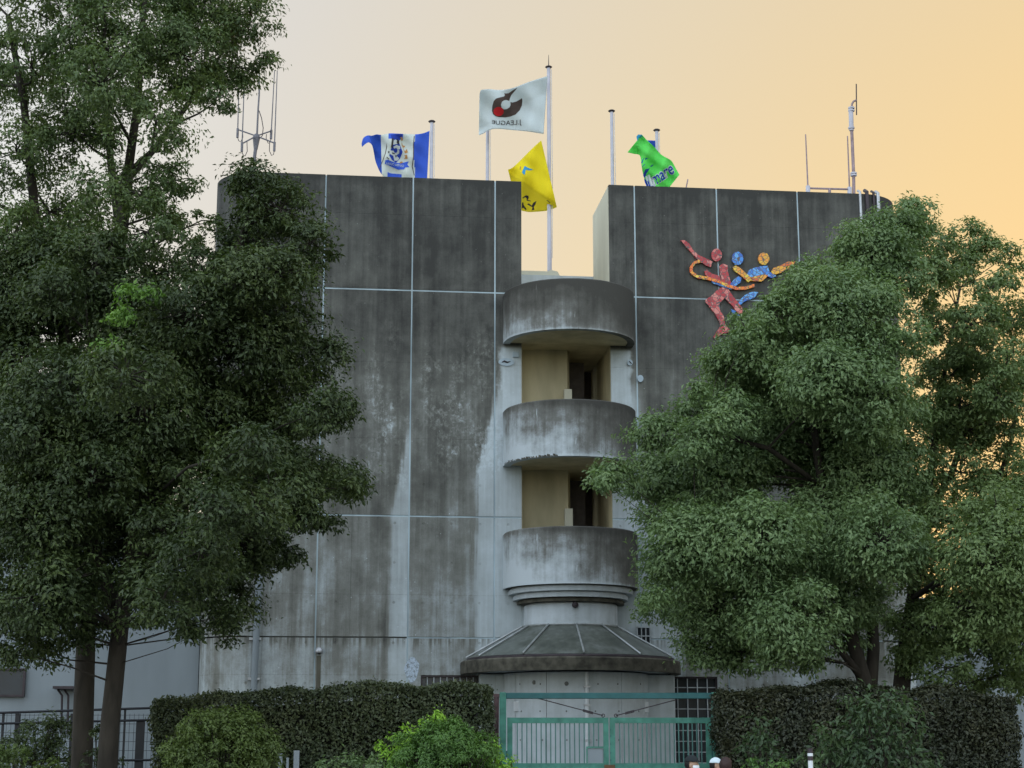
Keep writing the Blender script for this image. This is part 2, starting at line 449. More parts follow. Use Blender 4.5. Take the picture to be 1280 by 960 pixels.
# ------------------------------------------------------------------ the concrete building
B = empty('stadium_building', BO, YAW)
tag(B, 'tall stained concrete building with round stair tower and pale joint lines, behind the trees', 'building')
SG = .017                                    # half width of a joint
def panel(x0, x1, z0, z1, holes=(), label=None):
    mb = MB(); T = .24
    def blk(a, b, c, d, ch):
        if b - a < .02 or d - c < .02: return
        mb.cbox(a, b, 0, T, c, d, .007) if ch else mb.box(a, b, 0, T, c, d)
    if not holes: blk(x0, x1, z0, z1, True)
    else:
        hx0, hx1, hz0, hz1 = holes[0]
        blk(x0, x1, hz1, z1, False); blk(x0, hx0, z0, hz1, False); blk(hx1, x1, z0, hz1, False)
        if hz0 > z0: blk(hx0, hx1, z0, hz0, False)
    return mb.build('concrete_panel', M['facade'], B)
def curved_panel(path, z0, z1):
    """panel bent round a building corner: outer plan path, thickness inward"""
    n = len(path); inner = []
    for i, p in enumerate(path):
        a = Vector(path[max(0, i-1)]); b = Vector(path[min(n-1, i+1)]); t = (b - a).normalized()
        inner.append((p[0] - t.y * .24, p[1] + t.x * .24))
    mb = MB(); b0 = 0
    mb.prism([*path, *reversed(inner)], z0, z1)
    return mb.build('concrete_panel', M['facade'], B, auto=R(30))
rc = 1.15
def corner(left):
    pts = []
    if left:
        pts = [(XL, TH), (XL, rc)]
        for i in range(1, 11):
            a = math.pi + math.pi/2 * i / 10; pts.append((XL + rc + rc*math.cos(a), rc + rc*math.sin(a)))
        pts.append((xs['S1'] - SG, 0))
    else:
        pts = [(xs['S7'] + SG, 0)] if xs['S7'] + SG < XR - rc - .02 else []
        for i in range(0, 11):
            a = -math.pi/2 + math.pi/2 * i / 10; pts.append((XR - rc + rc*math.cos(a), rc + rc*math.sin(a)))
        pts.append((XR, TH))
    return pts
rows = [(ZH1 + SG, ZT), (ZH2 + SG, ZH1 - SG), (ZH3 + SG, ZH2 - SG), (0.0, ZH3 - SG)]
xw0, xw1 = LX(526, 850), LX(600, 850); zw1 = LZ(550, 844)
xv0, xv1 = LX(835, 850), LX(897, 850); zv1 = LZ(880, 846)
for ri, (z0, z1) in enumerate(rows):
    curved_panel(corner(True), z0, z1)
    panel(xs['S1'] + SG, xs['S2'] - SG, z0, z1)
    panel(xs['S2'] + SG, xs['S3'] - SG, z0, z1, [(xw0, xw1, .6, zw1)] if ri == 3 else ())
    if ri < 3: panel(xs['S3'] + SG, xs['JL'], z0, z1)
    if ri < 3: panel(xs['JR'], xs['S4'] - SG, z0, z1)
    panel(xs['S4'] + SG, xs['S5'] - SG, z0, z1, [(xv0, xv1, .3, zv1)] if ri == 3 else ())
    panel(xs['S5'] + SG, xs['S6'] - SG, z0, z1)
    panel(xs['S6'] + SG, xs['S7'] - SG, z0, z1)
    curved_panel(corner(False), z0, z1)
panel(xs['S3'] + SG, xs['S4'] - SG, 0, ZH3 - SG)
# filler behind the tower's neck
ZN = LZ(711, 752, -1.2)
panel(xs['JL'] + .003, xs['JR'] - .003, ZH3 + SG, LZ(711, 700, -.3))
# joints, filled with pale sealant a little behind the panel faces
def joint(x0, x1, z0, z1, mat='seam', dy=.010):
    MB().box(x0, x1, dy, .2, z0, z1).build('joint_strip', M[mat], B)
for k in ('S1', 'S2', 'S3', 'S4', 'S5', 'S6', 'S7'):
    joint(xs[k] - SG, xs[k] + SG, 0, ZT - .02)
for zz in (ZH1, ZH2, ZH3):
    xk = ['S1', 'S2', 'S3', 'JL'] if zz != ZH3 else ['S1', 'S2', 'S3', 'S4']
    seq = [('S1', 'S2'), ('S2', 'S3'), ('S3', 'JL'), ('JR', 'S4'), ('S4', 'S5'), ('S5', 'S6'), ('S6', 'S7')]
    if zz == ZH3: seq = [('S1', 'S2'), ('S2', 'S3'), ('S3', 'S4'), ('S4', 'S5'), ('S5', 'S6'), ('S6', 'S7')]
    joint(XL + rc * .98, xs['S1'] - SG, zz - SG, zz + SG, 'seam_dark' if zz == ZH3 else 'seam', .014)
    for a, b in seq:
        xa = xs[a] + (SG if a[0] == 'S' else 0); xb = xs[b] - (SG if b[0] == 'S' else 0)
        joint(xa, xb, zz - SG, zz + SG, 'seam_dark' if (zz == ZH3 and a == 'S1') else 'seam', .012)
# solid masses behind the panels
mb = MB()
def poly_in(left, d):
    p = corner(left); return p
XSL, XSR = xs['JL'], xs['JR']
body_l = [(XL + .26, TH)] + [(XL + rc + (rc - .26) * math.cos(math.pi + math.pi/2*i/8), rc + (rc - .26) * math.sin(math.pi + math.pi/2*i/8)) for i in range(9)] + [(XSL - .0, .26), (XSL, TH)]
body_r = [(XSR, TH), (XSR, .26)] + [(XR - rc + (rc - .26) * math.cos(-math.pi/2 + math.pi/2*i/8), rc + (rc - .26) * math.sin(-math.pi/2 + math.pi/2*i/8)) for i in range(9)] + [(XR - .26, TH)]
MB().prism(body_l, 0, ZT - .03).build('wall_block', M['cream'], B)
MB().prism(body_r, 0, ZT - .03).build('wall_block', M['cream'], B)
# roof deck and lower rear mass
MB().box(XL + .3, XR - .3, 4.6, 12, 0, ZDECK - .25).build('rear_block', M['cream'], B)
MB().box(XL + .3, XR - .3, TH + .01, 12, ZDECK - .24, ZDECK).build('roof_deck', M['pale'], B)
zp = LZ(680, 338, 3.0); xp1 = LX(697, 340, 3.0)
pr = MB()
pts = [(LX(560, 340, 3.0), ZDECK), (xp1 + .12, ZDECK), (xp1 + .05, ZDECK + (zp-ZDECK)*.6), (xp1, zp - .02), (xp1 - .18, zp + .02), (xp1 - .26, zp - .02), (LX(560, 340, 3.0), zp - .03)]
n = len(pts); vs = [(p[0], 3.0, p[1]) for p in pts] + [(p[0], 3.35, p[1]) for p in pts]
pr.add(vs, [tuple(range(n)), tuple(reversed(range(n, 2*n)))] + [(i, n+i, n+(i+1) % n, (i+1) % n) for i in range(n)])
pr.build('deck_parapet', M['cream'], B)
drums_z1 = LZ(711, 347, YC - RT) - .4
# thin cream skin on the end face of the right-hand block (kept just proud of the core)
MB().box(XSR - .02, XSR - .001, .03, TH - .02, drums_z1, ZT - .05).build('end_face', M['cream'], B)

# ---- round stair tower
def halfring(ro, ri, z0, z1, ext, n=40, cap=.0):
    """U-shaped wall in plan: half ring towards the viewer with straight returns back to the facade"""
    o = [(-ro, ext)] + [(ro*math.cos(math.pi + math.pi*i/n), ro*math.sin(math.pi + math.pi*i/n)) for i in range(n+1)] + [(ro, ext)]
    q = [(ri, ext)] + [(ri*math.cos(-math.pi*i/n), ri*math.sin(-math.pi*i/n)) for i in range(n+1)] + [(-ri, ext)]
    mb = MB(); m = len(o)
    for ring in (o,): pass
    # strips: outer wall, inner wall, top, bottom with a small chamfer on top
    c = .03
    q2 = list(reversed(q))
    lo = [[(p[0], p[1], z0) for p in o], [(p[0], p[1], z1 - c) for p in o], [(p[0]*(1 - c/ro), p[1]*(1 - c/ro) if p[1] < 0 else p[1], z1) for p in o],
          [(p[0], p[1], z1) for p in q2], [(p[0], p[1], z0) for p in q2]]
    for l in lo: mb.v += l
    for a in range(5):
        b = (a + 1) % 5
        for i in range(m - 1): mb.f.append((a*m+i, a*m+i+1, b*m+i+1, b*m+i))
    mb.f.append(tuple(a*m for a in range(5))); mb.f.append(tuple(a*m + m - 1 for a in reversed(range(5))))
    return mb
def halfdisc(r, z0, z1, ext, n=40, back=None):
    p = [(-r, ext)] + [(r*math.cos(math.pi + math.pi*i/n), r*math.sin(math.pi + math.pi*i/n)) for i in range(n+1)] + [(r, ext)]
    return MB().prism(p, z0, z1)
YF = YC - RT
drums = []
for i, (pt, pb, base, kz, kx) in enumerate(((347, 410.5, .72, .50, .14), (498, 569.5, .46, .42, .22), (657, 729, .40, .40, .26))):
    z1, z0 = LZ(711, pt, YF), LZ(711, pb, YF); drums.append((z0, z1))
    h = z1 - z0
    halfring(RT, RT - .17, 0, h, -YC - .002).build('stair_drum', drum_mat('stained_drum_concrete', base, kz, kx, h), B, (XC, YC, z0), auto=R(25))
    halfdisc(RT - .172, .03, .20, -YC - .003).build('soffit_slab', M['beige'], B, (XC, YC, z0))
    # slab continuing into the stair bay
    MB().box(XSL + .002, XSR - .002, .002, 3.2, z0 + .035, z0 + .205).build('soffit_slab', M['beige'], B)
# chipped edge of the middle drum
ch = MB()
for k in range(26):
    a = math.pi + .10 + k * .045; r0 = RT + .004
    dx = random.uniform(.02, .06); dz = random.uniform(.015, .05)
    ch.add([(XC + r0*math.cos(a), YC + r0*math.sin(a), drums[1][0] + random.uniform(-.01, .02)),
            (XC + r0*math.cos(a + dx), YC + r0*math.sin(a + dx), drums[1][0] - .01),
            (XC + r0*math.cos(a + dx*.9), YC + r0*math.sin(a + dx*.9), drums[1][0] + dz),
            (XC + r0*math.cos(a + .005), YC + r0*math.sin(a + .005), drums[1][0] + dz*1.3)], [(0, 1, 2, 3)])
tag(ch.build('chipped_edge', M['mossy'], B), kind='stuff')
# stair bay: core wall, back wall, side linings
def bay(zf, zc):
    xa = LX(713, 460, .75)
    cr = MB(); cr.prism([(XSL + .004, .75), (xa - .10, .60), (xa, .95), (xa + .05, 2.2), (XSL + .004, 2.2)], zf, zc).build('stair_core', M['beige'], B)
    MB().box(XSL + .003, XSR - .003, 3.0, 3.15, zf, zc).build('back_wall', M['dim'], B)  # real wall, coloured dark to carry the recess shade
    MB().box(XSR - .012, XSR - .002, .02, 2.98, zf, zc).build('side_wall', M['beige'], B)
    MB().box(XSL + .002, XSL + .012, .02, .7, zf, zc).build('side_wall', M['beige'], B)
    MB().box(xa + .02, XSR - .42, 1.5, 1.56, zf, zc - .10).build('recess_shade_panel', M['dim'], B)  # no door here: dark sheet added for the shade in the opening
    MB().cbox(xa - .22, xa - .03, .30, .46, zf, LZ(703, newel_px, .38), .01).build('stair_newel', M['cream'], B)
    lv = MB()
    for k in range(6): lv.box(xa + .05, XSR - .3, 2.80, 2.86, zc - .62 + k*.075, zc - .585 + k*.075)
    lv.box(xa + .02, XSR - .27, 2.87, 2.95, zc - .66, zc - .14); lv.build('louvre', M['brownpost'], B)
for (za, zb), (zc0, zc1), newel_px in ((drums[1], drums[0], 487), (drums[2], drums[1], 636)):
    bay(za + .21, zc0 + .033)
MB().box(XSL + .003, XSR - .003, 3.0, 3.15, drums[0][0] + .21, ZDECK - .26).build('back_wall', M['beige'], B)
# stepped rings below the lowest drum
z3 = drums[2][0]
for r, a, b in ((RT - .13, z3 - .135, z3 - .002), (RT - .24, z3 - .265, z3 - .137), (RT - .33, z3 - .36, z3 - .267)):
    halfring(r, r - .3, 0, b - a, -YC - .002).build('stepped_ring', M['mossy'] if r < RT - .3 else M['pale'], B, (XC, YC, a), auto=R(25))
RN = 1.08
zn1, zn0 = z3 - .362, LZ(711, 781, YC - RN)
halfring(RN, RN - .15, 0, zn1 - zn0, -YC - .002).build('tower_neck', M['pale'], B, (XC, YC, zn0), auto=R(25))
halfdisc(RT - .05, -.004, .0, -YC - .003).build('soffit_slab', M['mossy'], B, (XC, YC, z3 - .001))
lm = L(719, 756, YC - RN - .08)
mbl = MB(); mbl.lathe([(.001, .075), (.05, .06), (.075, 0), (.06, -.05), (.001, -.075)], lm.x, lm.y, n=14)
mbl.box(lm.x - .02, lm.x + .02, lm.y, lm.y + .1, lm.z * 0 - .0, .09)
mbl.build('bulkhead_lamp', M['darkmetal'], B, (0, 0, lm.z))
# entrance canopy: fascia ring, glazed skirt, ribs
RF = 2.53
XC2 = LX(713, 828, YC)
zf1, zf0 = LZ(713, 820, YC - RF), LZ(713, 837, YC - RF)
CAN = bpy.data.objects.new('entrance_canopy', None); C.objects.link(CAN); CAN.parent = B; CAN.location = (XC2, YC, zf0)
fh = zf1 - zf0
halfring(RF, RF - .22, 0, fh, -YC - .002, 48).build('fascia', M['mossy'], CAN, auto=R(25))
halfdisc(RF - .222, .03, .13, -YC - .003, 48).build('canopy_slab', M['pale'], CAN)
RB = 2.38; zb = LZ(713, 815.5, YC - RB) - zf0; zt_ = zn0 - zf0 + .01
halfring(RB + .02, RB - .1, fh - .05, zb - .02, -YC - .002, 48).build('kerb_ring', M['tealbeam'] if False else M['darkmetal'], CAN, auto=R(25))
angs = [-92, -67, -34, -1, 32, 65, 92]
def cone(r, a, z): return Vector((r*math.sin(R(a)), -r*math.cos(R(a)), z))
for a0, a1 in zip(angs[:-1], angs[1:]):
    mb = MB(); k = 6
    for i in range(k+1):
        a = a0 + (a1 - a0) * i / k
        mb.v += [tuple(cone(RB, a, zb - .02)), tuple(cone(RN + .01, a, zt_)), tuple(cone(RB - .03, a, zb - .03)), tuple(cone(RN - .02, a, zt_ - .02))]
    for i in range(k):
        q = i*4; mb.f += [(q, q+4, q+5, q+1), (q+2, q+3, q+7, q+6), (q, q+2, q+6, q+4), (q+1, q+5, q+7, q+3)]
    mb.f += [(0, 1, 3, 2), (k*4, k*4+2, k*4+3, k*4+1)]
    mb.build('glass_pane', M['canopy'], CAN, auto=R(25))
for a in angs[1:-1]:
    MB().tube([cone(RB + .02, a, zb + .0), cone(RN + .03, a, zt_ + .02)], .022, 6).build('rib', M['rib'], CAN)
MB().tube([cone(RN + .02, a, zt_ + .01) for a in range(-92, 93, 8)], .03, 6).build('flashing', M['rib'], CAN)
for a in (-91, 91): MB().tube([cone(RB + .03, a, zb), cone(RN + .04, a, zt_ + .02)], .025, 6).build('rib', M['rib'], CAN)
# ground-floor drum of cast panels
xg0, xg1 = LX(632, 860, -1.0), LX(817, 860, -1.0); xgc = (xg0 + xg1) / 2; RG = (xg1 - xg0) / 2
ng = 6
for i in range(ng):
    a0 = math.pi + math.pi * i / ng + .004; a1 = math.pi + math.pi * (i+1) / ng - .004
    MB().lathe([(RG, .0), (RG, zf0 - .003), (RG - .2, zf0 - .003), (RG - .2, 0)], xgc, YC, a0, a1, 7).build('drum_panel', M['pale'], B, auto=R(25))
MB().lathe([(RG - .012, 0), (RG - .012, zf0 - .004), (RG - .19, zf0 - .004), (RG - .19, 0)], xgc, YC, math.pi, 2*math.pi, 40).build('drum_core', M['mossy'], B)
MB().cbox(xg1 - .25, LX(844, 880, -.45), -.45, -.003, 0, zf0 - .004, .012).build('side_pier', M['pale'], B)
MB().cbox(LX(600, 880, -.4), xg0 + .25, -.4, -.004, 0, zf0 - .004, .012).build('side_pier', M['facade'], B)
# little holes left by the shutter ties
def on_drum(px, py, off=.0):
    """point on the ground drum wall under a photo position"""
    yl = -1.9
    for _ in range(20):
        p = L(px, py, yl); dx = max(-RG*.98, min(RG*.98, p.x - xgc)); yl = YC - math.sqrt(RG*RG - dx*dx) - off
    return L(px, py, yl)
for px in (652, 677, 709, 746, 772, 799):
    for py in (855, 889, 925):
        p = on_drum(px + random.uniform(-2, 2), py, .002)
        holes_mb = MB(); holes_mb.lathe([(.001, 0), (.019, 0), (.019, .01), (.001, .01)], 0, 0, n=8)
        holes_mb.v = [(p.x + v[0], p.y - v[2] + .005, p.z + v[1]) for v in holes_mb.v]
        holes_mb.build('tie_hole', M['tie'], B)
for px, py in ((708.5, 854.5), (668, 853)):
    p = on_drum(px, py, .01); mb = MB(); mb.lathe([(.001, 0), (.05, 0), (.04, .03), (.001, .03)], 0, 0, n=12)
    mb.v = [(p.x + v[0], p.y - v[2] + .02, p.z + v[1]) for v in mb.v]; mb.build('wall_cap', M['tie'], B)
for px, py, w, h in ((646.5, 883, .14, .22), (807.5, 884, .13, .24)):
    p = on_drum(px, py, .05); MB().cbox(p.x - w/2, p.x + w/2, p.y, p.y + .12, p.z - h/2, p.z + h/2, .01).build('switch_box', M['white'], B)
p0 = on_drum(733.5, 840, .05); p1 = on_drum(733.5, 958, .05)
MB().tube([(p0.x, p0.y, zf0 - .01), (p0.x, p0.y, .05)], .045, 10).build('conduit', M['white'], B, auto=R(40))
for zz in (zf0 - .35, zf0 - .75, zf0 - 1.5): MB().box(p0.x - .07, p0.x + .07, p0.y - .055, p0.y + .06, zz, zz + .04).build('conduit_clip', M['steel'], B)

# windows with steel lattice
def lattice_window(x0, x1, z0, z1, nx, cell):
    w = bpy.data.objects.new('window', None); C.objects.link(w); w.parent = B; w.location = ((x0+x1)/2, 0, z0)
    cx = (x0 + x1)/2
    MB().box(x0-cx, x1-cx, .12, .14, 0, z1-z0).build('pane', M['glass'], w)
    f = MB(); t = .04
    f.box(x0-cx, x0-cx+t, .03, .12, 0, z1-z0); f.box(x1-cx-t, x1-cx, .03, .12, 0, z1-z0)
    f.box(x0-cx+t, x1-cx-t, .03, .12, z1-z0-t, z1-z0); f.box(x0-cx+t, x1-cx-t, .03, .12, 0, t); f.build('frame', M['darkmetal'], w)
    k = int((z1 - z0) / cell)
    for i in range(1, nx): 
        xx = x0 - cx + (x1-x0)*i/nx
        MB().box(xx-.011, xx+.011, .055, .08, t, z1-z0-t).build('lattice_bar', M['lattice'], w)
    for j in range(1, k+1):
        zz = (z1-z0) - cell*j
        if zz > t + .02: MB().box(x0-cx+t, x1-cx-t, .082, .10, zz-.011, zz+.011).build('lattice_bar', M['lattice'], w)
lattice_window(xv0, xv1, .3, zv1, 5, .245)
lattice_window(xw0, xw1, .6, zw1, 9, .6)
xq0, xq1, zq0, zq1 = LX(797, 795, -.12), LX(813, 795, -.12), LZ(805, 806, -.12), LZ(805, 784, -.12)
w = bpy.data.objects.new('window', None); C.objects.link(w); w.parent = B; w.location = ((xq0+xq1)/2, -.12, zq0); cx = (xq0+xq1)/2
MB().box(xq0-cx, xq1-cx, .06, .115, 0, zq1-zq0).build('pane', M['glass'], w)
for i in range(4):
    xx = xq0-cx + (xq1-xq0)*i/3; MB().box(xx-.012, xx+.012, .02, .06, -.01, zq1-zq0+.01).build('lattice_bar', M['lattice'], w)
for j in range(3):
    zz = (zq1-zq0)*j/2; MB().box(xq0-cx, xq1-cx, -.001, .019, zz-.012, zz+.012).build('lattice_bar', M['lattice'], w)

# pipes, vents and small fittings
xdp = LX(320, 740, -.1)
MB().tube([(xdp + .10, -.10, ZT*.0 + LZ(322, 560, -.1)), (xdp + .02, -.10, 3.2), (xdp, -.10, 0)], .075, 12).build('downpipe', M['white_wall'], B, auto=R(40))
for py in (665, 720, 800, 850): zz = LZ(320, py, -.1); MB().box(xdp - .12, xdp + .14, -.12, -.001, zz, zz + .05).build('pipe_bracket', M['steel'], B)
vp = L(399, 814, -.12)
mb = MB(); mb.lathe([(.001, .095), (.055, .08), (.09, .03), (.098, -.03), (.08, -.045), (.07, .015), (.001, .045)], vp.x, -.10, n=18); mb.build('vent_hood', M['steel'], B, (0, 0, vp.z), smooth=True)
MB().box(vp.x - .03, vp.x + .03, -.06, -.001, vp.z - .06, vp.z + .05).build('vent_pipe', M['darkmetal'], B)
g = G('rust_run', .95); x, y, z = g.coord(); g.col(g.ramp(g.noise(g.vec(x*20, y, z*2), 1, 3), [(.3, (.07, .065, .05)), (.7, (.13, .125, .10))]))
MB().box(vp.x - .055, vp.x + .045, -.004, -.001, 0, vp.z - .1).build('stain_strip', g.mat, B)
g = G('blue_white_bloom', .95); x, y, z = g.coord(); g.col(g.ramp(g.noise(g.vec(x, y, z), 14, 5, .8), [(.38, (.16, .17, .16)), (.52, (.42, .50, .60)), (.7, (.55, .62, .70))]))
pb = L(515, 836, -.003)
MB().prism([(0,0)]*0 + [(pb.x + .17*math.cos(a)*random.uniform(.7, 1.15), 0) for a in []] if False else [(0, 0), (.01, 0), (0, .01)], 0, .001)
n = 14; ring = [(pb.x + .17*math.cos(2*math.pi*i/n)*random.uniform(.8, 1.1), pb.z + .30*math.sin(2*math.pi*i/n)*random.uniform(.8, 1.1)) for i in range(n)]
mb = MB(); mb.add([(a, -.004, b) for a, b in ring] + [(a, -.001, b) for a, b in ring], [tuple(range(n)), tuple(reversed(range(n, 2*n)))] + [(i, n+i, n+(i+1) % n, (i+1) % n) for i in range(n)])
mb.build('lime_patch', g.mat, B)
def plate(px, py, rx, rz, mat, name, d=.05, yl=0.0):
    p = L(px, py, yl - d); n = 20
    mb = MB(); mb.add([(p.x + rx*math.cos(2*math.pi*i/n), yl - d, p.z + rz*math.sin(2*math.pi*i/n)) for i in range(n)] + [(p.x + rx*math.cos(2*math.pi*i/n), yl - .001, p.z + rz*math.sin(2*math.pi*i/n)) for i in range(n)],
        [tuple(range(n)), tuple(reversed(range(n, 2*n)))] + [(i, n+i, n+(i+1) % n, (i+1) % n) for i in range(n)])
    return mb.build(name, mat, B)
M['plate'] = simple('pale_blue_plate', (.36, .44, .50), .5, var=.12)
plate(633, 452.5, .19, .095, M['plate'], 'oval_plate', .03)
q = L(633, 452.5, -.032)
MB().tube([(q.x - .11, -.034, q.z - .01), (q.x - .05, -.034, q.z + .02), (q.x + .02, -.034, q.z - .01), (q.x + .10, -.034, q.z + .02)], [.010, .022, .02, .006], 6).build('plate_mark', M['darkmetal'], B)
plate(787.5, 453, .065, .075, M['plate'], 'round_plate', .06)
plate(800.5, 473, .075, .085, M['plate'], 'round_plate', .06)
q = L(788, 453, -.062); MB().tube([(q.x - .03, -.066, q.z + .03), (q.x + .03, -.066, q.z - .03)], .012, 6).build('plate_mark', M['darkmetal'], B)
q = L(645, 443.5, -.03); MB().cbox(q.x - .075, q.x + .075, -.06, -.001, q.z - .065, q.z + .065, .01).build('junction_box', M['plate'], B)
# cables and pipes on the far right corner
for px in (1076, 1084, 1093, 1099):
    q = L(px, 250, -.04); rr = .035 if px in (1076, 1093) else .05
    q2 = (q.x, max(-.04, 0 if q.x < XR - rc else rc - math.sqrt(max(.01, rc*rc - (q.x - XR + rc)**2)) - .04))
    MB().tube([(q2[0], q2[1], ZT - 3), (q2[0], q2[1], ZT + .05), (q2[0], q2[1] + .15, ZT + .12)], rr, 8).build('riser_pipe', M['steel'] if px in (1076, 1099) else M['darkmetal'], B)

# ---- low wings
ZW = LZ(200, 668, .8)
WL = empty('low_wing', BM @ Vector((XL, .8, 0)), YAW)
tag(WL, 'low white painted wing behind the two left tree trunks', 'building')
MB().box(-14, -.012, .3, 9, 0, ZW).build('wall', M['white_wall'], WL)
MB().cbox(-14, -.014, .2, 9.05, ZW + .002, ZW + .12, .02).build('coping', M['pale'], WL)
w = bpy.data.objects.new('window', None); C.objects.link(w); w.parent = WL
wa = BI @ Vector((0, 0, 0))
pw0, pw1 = L(-30, 868, .98), L(29, 838, .98)
MB().box(pw0.x - XL, pw1.x - XL, .24, .299, pw0.z, pw1.z).build('pane', M['glass'], w)
f = MB(); a, b, c_, d_ = pw0.x - XL, pw1.x - XL, pw0.z, pw1.z
f.box(b, b + .05, .2, .298, c_ - .05, d_ + .05); f.box(a - .05, b, .2, .298, d_, d_ + .05); f.box(a - .05, b, .2, .298, c_ - .05, c_); f.build('frame', M['darkmetal'], w)
q0, q1 = L(68, 858, .7), L(92, 889, .7)
mb = MB(); mb.box(q0.x - XL, q1.x - XL, -.35, .299, q0.z - .06, q0.z)
for xx in (q0.x - XL + .16, q0.x - XL + .3): mb.tube([(xx - .1, .0, q0.z - .06), (xx, .05, q0.z - .2), (xx + .02, .1, q1.z - .5)], .025, 6)
mb.build('meter_shelf', M['darkmetal'], WL)
WR = empty('low_wing', BM @ Vector((XR, .8, 0)), YAW)
tag(WR, 'low white painted wing glimpsed through the foliage of the right-hand trees', 'building')
MB().box(.012, 14, .3, 9, 0, ZW - 1.4).build('wall', M['white_wall'], WR)
MB().cbox(.014, 14, .2, 9.05, ZW - 1.398, ZW - 1.28, .02).build('coping', M['pale'], WR)
lp = empty('floodlight_pole', BM @ Vector((LX(1262, 540, 14), 14, 0)), YAW)
tag(lp, 'pale slim pole seen through the thin leaves at the far right', 'pole')
MB().tube([(0, 0, 0), (0, 0, 10.2)], [.14, .10], 12).build('shaft', M['pole'], lp, auto=R(40))
MB().box(-.35, .35, -.1, .1, 10.2, 10.34).build('lamp_bar', M['pole'], lp)

# ------------------------------------------------------------------ mosaic mural of moving figures
MU = empty('wall_mosaic', BM @ Vector((LX(900, 420), 0, LZ(900, 420))), YAW)
tag(MU, 'mosaic relief of red, blue and yellow dancing figures on the dark right wall', 'mural')
ML = BI @ MU.location
def mosaic(name, cs):
    g = G(name, .5, .4); x, y, z = g.coord()
    v = g.vec(x, 0.0, z)
    colr = g.voro(v, 11, 'F1', 'Color')
    sp = g.n('ShaderNodeSeparateColor'); g.t.links.new(colr, sp.inputs[0])
    r0 = g.ramp(S(g, sp.outputs[0]), cs)
    ed = g.voro(v, 11, 'DISTANCE_TO_EDGE', 'Distance')
    g.col(g.mix(g.ss(ed, .03, .07), (.10, .08, .08), r0)); g.bump(ed, .2, .01)
    return g.mat
MM = {'red': mosaic('red_mosaic', [(.0, (.36, .025, .035)), (.45, (.44, .05, .055)), (.6, (.55, .12, .11)), (.85, (.62, .22, .19))]),
      'blue': mosaic('blue_mosaic', [(0, (.03, .10, .42)), (.5, (.05, .22, .62)), (.8, (.12, .36, .72))]),
      'yellow': mosaic('yellow_mosaic', [(0, (.70, .40, .03)), (.45, (.75, .28, .04)), (.7, (.72, .52, .06)), (.9, (.6, .12, .03))]),
      'orange': mosaic('hoop_mosaic', [(0, (.78, .14, .03)), (.55, (.80, .24, .03)), (.75, (.85, .62, .08)), (1, (.8, .18, .03))])}
def cp(X, Y): return (840 + X / 6.4, 280 + Y / 6.4)
def relief(polys, name, mat, parent, y0):
    for poly in polys:
        mb = MB()
        w_ = [L(*cp(*p), y0) for p in poly]; n = len(w_); d = .06
        b = len(mb.v)
        mb.v += [(p.x - ML.x, y0, p.z - ML.z) for p in w_] + [(p.x - ML.x, y0 + d, p.z - ML.z) for p in w_]
        tri = tessellate_polygon([[Vector((p.x, p.z, 0)) for p in w_]])
        mb.f += [tuple(b + i for i in t) for t in tri]
        mb.f += [(b+i, b+n+i, b+n+(i+1) % n, b+(i+1) % n) for i in range(n)]
        mb.build(name, mat, parent)
def ell(cx, cy, rx, ry, n=18): return [(cx + rx*math.cos(2*math.pi*i/n), cy + ry*math.sin(2*math.pi*i/n)) for i in range(n)]
def fig(name):
    o = bpy.data.objects.new(name, None); C.objects.link(o); o.parent = MU; return o
fb = fig('figure'); fb['label'] = 'blue figure'
y0 = -.062
relief([ell(525, 275, 46, 54)], 'head', MM['blue'], fb, y0)
relief([[(602, 400), (612, 372), (640, 355), (720, 335), (765, 335), (780, 380), (835, 415), (800, 432), (720, 402), (660, 420), (615, 425)]], 'torso', MM['blue'], fb, y0)
relief([[(465, 480), (500, 440), (530, 415), (555, 430), (550, 465), (500, 502), (465, 500)], [(315, 455), (360, 465), (430, 490), (490, 500), (480, 525), (400, 500), (330, 475)]], 'arm', MM['blue'], fb, y0)
relief([[(530, 620), (580, 570), (640, 540), (690, 545), (660, 590), (580, 620), (550, 645), (528, 640)], [(475, 680), (500, 690), (545, 735), (520, 735), (480, 705)], [(540, 850), (600, 825), (625, 825), (600, 850), (545, 870)]], 'leg', MM['blue'], fb, y0)
fy = fig('figure'); fy['label'] = 'yellow figure'; y0 = -.066
relief([ell(735, 277, 44, 50)], 'head', MM['yellow'], fy, y0)
relief([[(485, 345), (510, 332), (545, 350), (600, 400), (650, 440), (610, 465), (550, 410), (500, 375)], [(795, 380), (810, 352), (860, 335), (930, 300), (990, 300), (960, 345), (870, 390), (820, 405), (800, 398)]], 'arm', MM['yellow'], fy, y0)
relief([[(615, 432), (680, 415), (740, 400), (770, 412), (720, 460), (640, 455)]], 'torso', MM['yellow'], fy, y0)
fr = fig('figure'); fr['label'] = 'red figure'; y0 = -.070
relief([ell(358, 247, 42, 51)], 'head', MM['red'], fr, y0)
relief([[(70, 130), (105, 130), (145, 165), (165, 205), (215, 250), (250, 265), (325, 300), (310, 345), (270, 330), (200, 280), (150, 220), (110, 180)], [(258, 375), (280, 363), (320, 398), (385, 415), (395, 468), (300, 440), (268, 405)]], 'arm', MM['red'], fr, y0)
relief([[(380, 335), (408, 316), (446, 332), (448, 385), (472, 470), (460, 495), (398, 466), (390, 415), (384, 380)]], 'torso', MM['red'], fr, y0)
relief([[(398, 505), (450, 520), (490, 580), (540, 640), (575, 690), (555, 725), (530, 720), (480, 650), (420, 590), (405, 610), (370, 650), (385, 690), (415, 740), (425, 800), (460, 845), (460, 865), (400, 880), (340, 915), (330, 905), (360, 860), (385, 820), (385, 790), (345, 720), (300, 660), (270, 630), (270, 605), (320, 570), (360, 530)]], 'leg', MM['red'], fr, y0)
